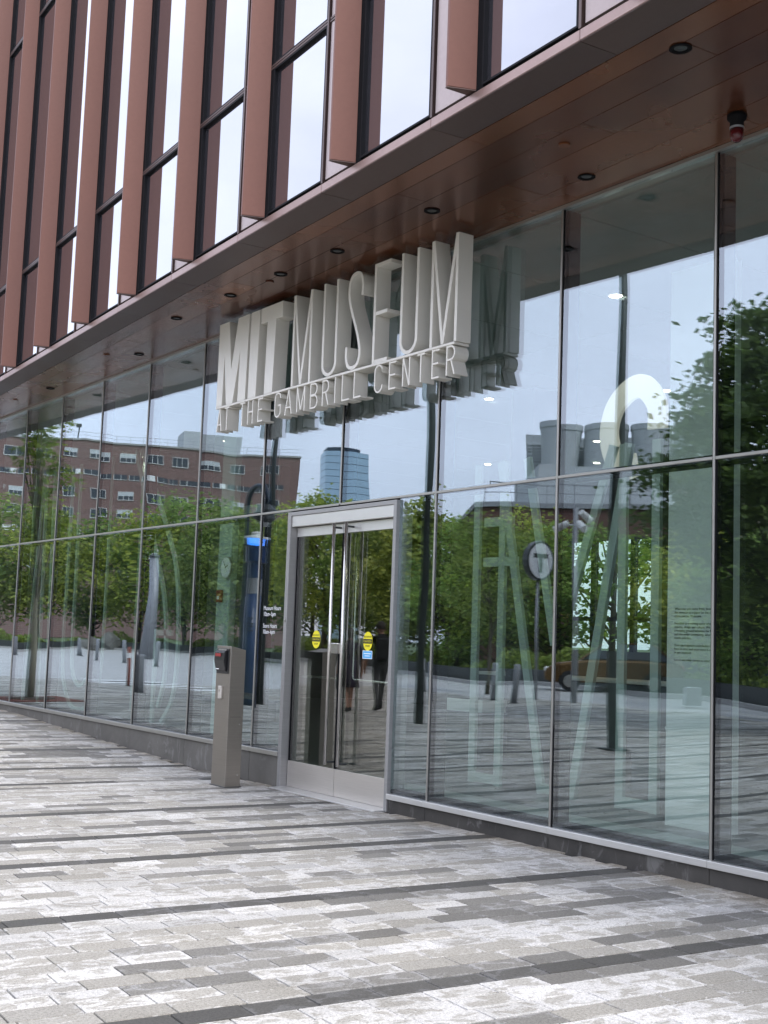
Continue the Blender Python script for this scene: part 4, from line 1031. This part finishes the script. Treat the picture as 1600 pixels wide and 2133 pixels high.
# ================================================================== buildings reflected
def brick_block():
    A = Vector((-205, -30)); B = Vector((-182.2, -102.5)); d = (B-A); ln = d.length; d.normalize()
    rot = math.atan2(d.y, d.x)
    e = empty('brick_apartment_block', (A.x, A.y, 0), rot, 'long ten storey brick apartment block reflected in the left windows', 'building')
    # local: x along facade, +y towards the plaza (left of d?)  facade plane y=0
    sgn = 1 if Vector((-d.y, d.x)).dot(Vector((1, 0))) > 0 else -1
    H = 32.0; b = MB(); b.box(0, ln, min(0, -sgn*16), max(0, -sgn*16), 0, H); b.build('wall', 'brick_far', e)
    b = MB(); b.box(-.15, ln+.15, min(sgn*.2, -sgn*16.2), max(sgn*.2, -sgn*16.2), H, H+.3); rf = b.build('roof', 'kerb_granite', e)
    b = MB()
    for k in range(int(ln/2.2)): b.box(k*2.2, k*2.2+.06, -.5*sgn-.03, -.5*sgn+.03, H+.3, H+1.5)
    b.box(0, ln, -.5*sgn-.03, -.5*sgn+.03, H+1.45, H+1.5).box(0, ln, -.5*sgn-.03, -.5*sgn+.03, H+.9, H+.94); b.build('railing', 'galv', rf)
    b = MB(); x0 = ln*.77; b.box(x0, x0+9, min(-sgn*3, -sgn*10), max(-sgn*3, -sgn*10), H+.3, H+3.6); b.build('plant_room', 'pent_grey', rf)
    b = MB(); b.tube([(ln*.53, -sgn, H), (ln*.53, -sgn, H+2.6)], .12, 6).box(ln*.53-.5, ln*.53+.3, -sgn*.8-.1, -sgn*.8+.1, H+2.3, H+2.9); b.build('antenna', 'dark_metal', rf)
    def ybox(b, x0, x1, t0, t1, z0, z1): b.box(x0, x1, min(sgn*t0, sgn*t1), max(sgn*t0, sgn*t1), z0, z1)
    fl = 3.15; fm_ = {}
    w_ = MB(); ybox(w_, -1.35, 1.35, -.02, .14, -.78, -.68); ybox(w_, -1.35, 1.35, -.02, .12, .68, .75)
    for x in (-1.35, -.45, .45, 1.27): ybox(w_, x, x+.08, -.02, .1, -.68, .68)
    wm = w_.mesh('window'); wm.materials.append(MATS['white_paint'])
    p_ = MB(); ybox(p_, -1.27, 1.27, .01, .05, -.68, .68); pmh = p_.mesh('pane'); pmh.materials.append(MATS['pane_dark'])
    bl = MB(); ybox(bl, -1.27, 1.27, .06, .09, .0, .68); blm = bl.mesh('blind'); blm.materials.append(MATS['blind_white'])
    nb = int(ln/4.6)
    for f in range(0, 8):
        zc_ = H-2.2-f*fl
        if f % 3 == 1:
            for k in range(nb*2):
                x = 1.2+k*2.3
                s_ = MB() if k == 0 and f == 1 else None
                if s_ is not None:
                    ybox(s_, -1.02, 1.02, -.02, .1, -.45, -.38); ybox(s_, -.98, -.9, -.02, .08, -.38, .4); ybox(s_, .0, .06, -.02, .08, -.38, .4); fm_['s'] = s_.mesh('corridor_window'); fm_['s'].materials.append(MATS['white_paint'])
                    q_ = MB(); ybox(q_, -.9, 1.0, .01, .04, -.38, .4); fm_['p'] = q_.mesh('pane'); fm_['p'].materials.append(MATS['pane_dark'])
                    q_ = MB(); ybox(q_, .06, 1.0, .05, .08, -.38, .4); fm_['w'] = q_.mesh('panel'); fm_['w'].materials.append(MATS['print_white'])
                if f > 4: continue
                o = link('corridor_window', fm_['s'], None, e, (x, 0, zc_)); link('pane', fm_['p'], None, o)
                if k % 5 == 2: link('panel', fm_['w'], None, o)
        else:
            for k in range(nb):
                o = link('window', wm, None, e, (2.3+k*4.6, 0, zc_)); link('pane', pmh, None, o)
                if rnd.random() < .35: link('blind', blm, None, o)
brick_block()

def oriented(name, corner, u, lu, lv, label):
    e = empty(name, (corner[0], corner[1], 0), math.atan2(u[1], u[0]), label, 'building'); return e
# low brick building with a roof terrace
LB = oriented('low_brick_building', (-48.0, -33.3), (.56, -.83), 14, 20, 'low dark brick building with a roof terrace reflected right of the door')
# local x along the front (towards the right in the reflection), local -y = to the left/back
b = MB(); b.box(0, 13, -20, 0, 0, 8.35); b.build('wall', 'brick_near', LB)
b = MB(); b.box(-.15, 13.15, -20.15, .15, 8.35, 8.6); rf = b.build('roof', 'galv', LB)
b = MB()
for k in range(9): b.box(.3+k*1.5, .34+k*1.5, -.32, -.28, 8.6, 9.6)
b.box(.3, 12.4, -.32, -.28, 9.56, 9.62).box(.3, 12.4, -.32, -.28, 9.1, 9.14); b.build('railing', 'galv', rf)
b = MB(); b.box(3.2, 13, -12, -3.0, 8.6, 11.0); b.build('penthouse', 'pent_grey', rf)
for k in range(4):
    for f in range(2):
        b = MB(); b.box(1.6+k*2.9, 3.0+k*2.9, -.02, .05, 2.4+f*3.2, 3.9+f*3.2); o = b.build('window', 'dark_metal', LB)
        b = MB(); b.box(1.7+k*2.9, 2.9+k*2.9, .051, .06, 2.5+f*3.2, 3.8+f*3.2); b.build('pane', 'pane_dark', o)
# mechanical block with cooling towers
A = Vector((-71.0, -56.5)); B = Vector((-60.6, -66.8)); d = (B-A).normalized(); ln = (B-A).length
PB = empty('plant_building', (A.x, A.y, 0), math.atan2(d.y, d.x), 'grey mechanical block with round cooling towers on its roof', 'building')
b = MB(); b.box(0, ln, -12, 0, 0, 17.4) if (Vector((-d.y, d.x)).dot(-A) > 0) else b.box(0, ln, 0, 12, 0, 17.4)
ysg = -1 if (Vector((-d.y, d.x)).dot(-A) > 0) else 1
b.build('wall', 'pent_grey', PB)
for k in range(24):
    b = MB(); z = 11.2+k*.235; b.box(.1, ln-.1, min(0, -ysg*.12), max(0, -ysg*.12), z, z+.09); b.build('louvre', 'pent_grey', PB)
for x in (2.7, 5.9, 9.1, 12.3):
    b = MB(); b.lathe([(1.25, 9.5), (1.3, 12.6), (1.5, 17.4), (1.56, 17.5), (1.56, 17.9), (1.46, 17.9), (1.4, 17.3)], 28, (x, -ysg*2.3)); b.build('cooling_tower', 'pent_grey', PB, smooth=False)
# tan ribbed building
A = Vector((-35.2, -33.2)); B = Vector((-22.5, -43.5)); d = (B-A).normalized(); ln = (B-A).length
ysg = -1 if (Vector((-d.y, d.x)).dot(-A) > 0) else 1
TB = empty('tan_ribbed_building', (A.x, A.y, 0), math.atan2(d.y, d.x), 'tan building clad in vertical ribs reflected near the right edge', 'building')
b = MB(); b.box(0, ln, min(0, ysg*10), max(0, ysg*10), 0, 8.7); b.build('wall', 'tan_metal', TB)
rbm = MB(); rbm.box(-.05, .05, min(0, -ysg*.28), max(0, -ysg*.28), 2.6, 8.75); rbm = rbm.mesh('rib'); rbm.materials.append(MATS['tan_metal'])
for k in range(46): link('rib', rbm, None, TB, (.1+k*(ln-.2)/45, 0, 0))
b = MB(); b.box(-.1, ln+.1, min(-ysg*.4, ysg*10), max(-ysg*.4, ysg*10), 8.76, 9.0); b.build('roof', 'tan_metal', TB)
b = MB(); b.box(.3, ln-.3, min(0, -ysg*.03), max(0, -ysg*.03), .3, 2.5); o = b.build('shopfront', 'dark_metal', TB)
for k in range(8):
    b = MB(); x = .4+k*(ln-.8)/8; b.box(x+.05, x+(ln-.8)/8-.05, min(-ysg*.031, -ysg*.05), max(-ysg*.031, -ysg*.05), .4, 2.4); b.build('pane', 'pane_dark', o)
# far glass tower
TW = empty('glass_skyscraper', (-588, -372, 0), 0, 'tall blue glass skyscraper reflected far away above the door', 'building')
a1 = Vector((-592+588, -367+372)); c1 = Vector((-585.0+588, -377.5+372)); e1 = Vector((-579.0+588, -386.5+372))
back = Vector((-16, -8))
foot = [a1+Vector((2, -1)), c1+Vector((4, 2)), e1, e1+back, a1+back]
b = MB(); b.prism([(p.x, p.y) for p in foot], 0, 107, 'z'); b.build('wall', 'tower_glass', TW)
b = MB()
for z in range(4, 107, 4): b.prism([(p.x*1.002, p.y*1.002) for p in foot], z, z+.3, 'z')
b.build('floor_band', 'blue_steel', TW)
b = MB(); b.prism([(p.x*.7-2, p.y*.7-1) for p in foot], 107, 109.5, 'z'); b.build('crown', 'blue_steel', TW)

# ================================================================== car
CA = empty('parked_car', (-30.0, -24.3, 0), math.radians(135), 'parked gold car reflected behind the tall letter frames', 'car')
b = MB(); prof = [(-2.2, .32), (-2.25, .75), (-2.1, .98), (-1.2, 1.02), (.9, 1.0), (2.05, .86), (2.25, .62), (2.2, .32), (1.8, .28), (-1.8, .28)]
b.prism(prof, -.9, .9); b.build('body', 'gold_paint', CA, bevel=.09)
b = MB()
lo = [(-1.95, 1.0), (1.05, 1.0)]; hi = [(-1.35, 1.52), (.25, 1.5)]
vs = [(x, s_*.84, z) for s_ in (-1, 1) for x, z in lo]+[(x, s_*.66, z) for s_ in (-1, 1) for x, z in hi]
b.add(vs, [(0, 1, 5, 4), (2, 3, 7, 6), (0, 2, 6, 4), (1, 3, 7, 5), (4, 5, 7, 6), (0, 1, 3, 2)]); b.build('greenhouse', 'pane_dark', CA, bevel=.05)
b = MB(); b.box(-1.33, .23, -.64, .64, 1.515, 1.55)
for s_ in (-1, 1):
    for (xa, xb) in ((-1.97, -1.36), (1.07, .26), (-.45, -.45)): b.tube([(xa, s_*.85, 1.0), (xb, s_*.67, 1.52)], .035, 6)
b.build('roof', 'gold_paint', CA, bevel=.01)
wh = MB(); wh.lathe([(.2, -.1), (.33, -.1), (.33, .1), (.2, .1)], 22); whm = wh.mesh('wheel'); whm.materials.append(MATS['rubber'])
rm = MB(); rm.lathe([(.2, -.09), (.2, .105), (.06, .11)], 16); rmm = rm.mesh('rim'); rmm.materials.append(MATS['silver'])
for x in (-1.35, 1.4):
    for s_ in (-1, 1):
        o = link('wheel', whm, None, CA, (x, s_*.84, .33), (math.radians(-90*s_), 0, 0)); link('rim', rmm, None, o)
for s_ in (-1, 1):
    b = MB(); b.box(2.14, 2.24, s_*.62-.18, s_*.62+.18, .66, .8); b.build('headlight', 'print_white', CA, bevel=.03)
    b = MB(); b.box(-2.27, -2.2, s_*.65-.16, s_*.65+.16, .74, .92); b.build('taillight', 'red_plastic', CA, bevel=.02)

# ================================================================== people
def person(loc, rotz, h, label, joints, edges, mats, hair_pts, extra=None):
    """one continuous skinned body; joints: name -> (x,y,z,r)"""
    e = empty('person', loc, rotz, label, 'person'); k = h/1.75
    names = list(joints); idx = {n: i for i, n in enumerate(names)}
    m = bpy.data.meshes.new('body'); m.from_pydata([tuple(c*k for c in joints[n][:3]) for n in names], [(idx[a], idx[c_]) for a, c_ in edges], [])
    o = bpy.data.objects.new('body', m); COL.objects.link(o)
    sk = o.modifiers.new('skin', 'SKIN'); sk.use_smooth_shade = True
    sv = m.skin_vertices[0].data if len(m.skin_vertices) else None
    if sv is None:
        bm = bmesh.new(); bm.from_mesh(m); bm.verts.layers.skin.verify(); bm.to_mesh(m); bm.free(); sv = m.skin_vertices[0].data
    for n in names:
        r = joints[n][3]; rr = r if isinstance(r, tuple) else (r, r)
        sv[idx[n]].radius = (rr[0]*k, rr[1]*k); sv[idx[n]].use_root = (n == 'pelvis')
    ss = o.modifiers.new('sub', 'SUBSURF'); ss.levels = 2; ss.render_levels = 2
    dg = bpy.context.evaluated_depsgraph_get(); nm = bpy.data.meshes.new_from_object(o.evaluated_get(dg)); bpy.data.objects.remove(o)
    nm.materials.clear(); ml = []
    for mt in mats.values():
        if mt not in ml: ml.append(mt)
    for mt in ml: nm.materials.append(MATS[mt])
    segs = [(Vector(joints[a][:3])*k, Vector(joints[c_][:3])*k, mats.get((a, c_), mats['default'])) for a, c_ in edges]
    for p in nm.polygons:
        c_ = p.center; best = None
        for a, b_, mt in segs:
            d = b_-a; t_ = max(0, min(1, (c_-a).dot(d)/max(d.length_squared, 1e-9))); q = (c_-(a+d*t_)).length
            if best is None or q < best[0]: best = (q, mt)
        p.material_index = ml.index(best[1]); p.use_smooth = True
    link('body', nm, None, e)
    hd = joints['head']
    bm = bmesh.new(); bmesh.ops.create_icosphere(bm, subdivisions=3, radius=1)
    for v in list(bm.verts):
        x, y, z = v.co
        if x > .45 and z < .45 or z < hair_pts: bm.verts.remove(v)
    for v in bm.verts: v.co = Vector((hd[0]*k+v.co.x*.112*k-.008*k, hd[1]*k+v.co.y*.1*k, hd[2]*k+v.co.z*.128*k+.012*k))
    hm = bpy.data.meshes.new('hair'); bm.to_mesh(hm); bm.free(); link('hair', hm, 'hair', e)
    if extra: extra(e, k)
    return e
def hand(j, ed, pre, wrist, palm, dirv, side):
    x, y, z = palm; 
    for i, (o_, l_) in enumerate(((.022, .07), (.008, .08), (-.008, .075), (-.022, .06))):
        n1, n2 = f'{pre}f{i}a', f'{pre}f{i}b'
        j[n1] = (x+o_, y, z-.045, .011); j[n2] = (x+o_+.012, y-side*.012, z-.045-l_, .008); ed += [(wrist, n1), (n1, n2)]
    j[f'{pre}th'] = (x+.045, y-side*.01, z-.03, .011); j[f'{pre}th2'] = (x+.055, y-side*.02, z-.075, .009); ed += [(wrist, f'{pre}th'), (f'{pre}th', f'{pre}th2')]
def walker(skirt=False):
    J = {'pelvis': (0, 0, .95, (.15, .115)), 'waist': (0, 0, 1.1, (.135, .1)), 'chest': (.01, 0, 1.3, (.165, .11)), 'neckb': (.01, 0, 1.47, (.07, .065)), 'neck': (.02, 0, 1.53, .052), 'chin': (.035, 0, 1.575, .065), 'head': (.035, 0, 1.655, (.085, .1)), 'crown': (.03, 0, 1.72, .06), 'nose': (.125, 0, 1.64, .016)}
    E_ = [('pelvis', 'waist'), ('waist', 'chest'), ('chest', 'neckb'), ('neckb', 'neck'), ('neck', 'chin'), ('chin', 'head'), ('head', 'crown'), ('head', 'nose')]
    for s, nm, fx, bx in ((1, 'L', .22, 1), (-1, 'R', -.2, -1)):
        J['sh'+nm] = (0, s*.185, 1.42, .062); J['el'+nm] = (-.04-bx*.07, s*.25, 1.14, .042); J['wr'+nm] = (.06-bx*.1, s*.26, .9, .03); J['pa'+nm] = (.07-bx*.11, s*.26, .85, (.034, .02))
        E_ += [('neckb', 'sh'+nm), ('sh'+nm, 'el'+nm), ('el'+nm, 'wr'+nm), ('wr'+nm, 'pa'+nm)]
        hand(J, E_, nm, 'pa'+nm, J['pa'+nm][:3], None, s)
        J['hip'+nm] = (0, s*.09, .9, .095); J['kn'+nm] = (fx*.55+.04, s*.095, .5, .062); J['an'+nm] = (fx, s*.095, .1 if bx > 0 else .13, .042); J['he'+nm] = (fx-.05, s*.095, .04, .038); J['to'+nm] = (fx+.17, s*.105, .035, (.045, .03))
        E_ += [('pelvis', 'hip'+nm), ('hip'+nm, 'kn'+nm), ('kn'+nm, 'an'+nm), ('an'+nm, 'he'+nm), ('an'+nm, 'to'+nm)]
        J['ear'+nm] = (.025, s*.098, 1.65, .018); E_ += [('head', 'ear'+nm)]
    return J, E_
J, E_ = walker()
mt = {'default': 'cloth_black'}
for a, c_ in E_:
    if a in ('neck', 'chin', 'head') or a[:2] in ('el', 'wr', 'pa') or a[0] in 'LR': mt[(a, c_)] = 'skin'
    if a[:3] == 'hip' or a[:2] == 'kn' or (a == 'pelvis' and c_[:3] == 'hip'): mt[(a, c_)] = 'cloth_grey'
    if a[:2] == 'an': mt[(a, c_)] = 'cloth_black'
def rucksack(e, k):
    b = MB(); b.box(-.3*k, -.13*k, -.15*k, .15*k, 1.02*k, 1.45*k); b.build('rucksack', 'cloth_black', e, bevel=.04)
person((-21.2, -8.3, .01), math.radians(200), 1.83, 'person in dark t-shirt and grey trousers walking past, reflected in the right door', J, E_, mt, -.35, rucksack)
J2, E2_ = walker(); mt2 = {'default': 'cloth_purple'}
for a, c_ in E2_:
    if a in ('neck', 'chin', 'head') or a[:2] in ('el', 'wr', 'pa') or a[0] in 'LR' or a[:2] == 'kn' or a[:3] == 'hip': mt2[(a, c_)] = 'skin'
    if a[:2] == 'an': mt2[(a, c_)] = 'cloth_black'
def dress(e, k):
    b = MB(); b.lathe([(.135*k, 1.12*k), (.165*k, .95*k), (.2*k, .72*k), (.22*k, .55*k)], 20); b.build('skirt', 'cloth_purple', e, smooth=True)
person((-20.9, -7.35, .01), math.radians(195), 1.66, 'person in a dark dress walking beside the other, reflected between the door handles', J2, E2_, mt2, -.75, dress)
BG = empty('shopping_bag', (-20.78, -7.0, .48), math.radians(20), 'teal shopping bag carried by the person in the dark dress', 'bag')
b = MB(); b.prism([(-.16, 0), (.16, 0), (.18, .3), (-.18, .3)], -.05, .05); b.build('sack', 'teal_bag', BG, bevel=.015)
b = MB(); b.tube([(-.09, 0, .29), (-.06, 0, .41), (.06, 0, .41), (.09, 0, .29)], .008, 6); b.build('handle', 'teal_bag', BG)

# ================================================================== lobby furniture
RB = empty('recycling_bin', (-12.9, 4.0, 0), math.radians(8), 'dark green recycling bin with pale bands standing in the lobby behind the left door', 'bin')
b = MB(); b.box(-.45, .45, -.25, .25, .0, .62); b.build('body', 'bin_green', RB, bevel=.015)
b = MB(); b.box(-.44, .44, -.24, .24, .70, .78).box(-.43, .43, -.23, .23, .621, .699); b.build('band', 'wall_white', RB)
b = MB(); b.box(-.45, .45, -.25, .25, .781, .98); b.build('lid', 'bin_green', RB, bevel=.02)
RD = empty('reception_desk', (-13.2, 6.6, 0), 0, 'long pale reception desk deep inside the lobby', 'desk')
b = MB(); b.box(-2.2, 2.2, -.3, .3, .08, 1.02); b.build('front', 'wall_grey', RD, bevel=.01)
b = MB(); b.box(-2.25, 2.25, -.36, .36, 1.021, 1.07); b.build('top', 'wall_white', RD, bevel=.008)
b = MB(); b.box(-2.15, 2.15, -.26, .26, 0, .079); b.build('plinth', 'gasket', RD)
DC = empty('display_plinth', (-9.05, 3.6, 0), math.radians(4), 'small grey display plinth with a white object beside the outline letter U', 'plinth')
b = MB(); b.box(-.32, .32, -.28, .28, 0, .62); b.build('base', 'wall_grey', DC, bevel=.006)
b = MB(); b.lathe([(.09, .621), (.12, .7), (.06, .78), (.1, .86), (.07, .9)], 16, (.05, 0)); b.build('exhibit', 'wall_white', DC, smooth=True)
LBN = empty('lobby_bench', (-20.3, 4.6, 0), 0, 'low lobby bench behind the left windows', 'bench')
b = MB(); b.box(-1.1, 1.1, -.25, .25, .38, .45); b.build('seat', 'tan_metal', LBN, bevel=.01)
for x in (-.95, .95):
    b = MB(); b.box(x-.05, x+.05, -.22, .22, 0, .379); b.build('leg', 'dark_metal', LBN)
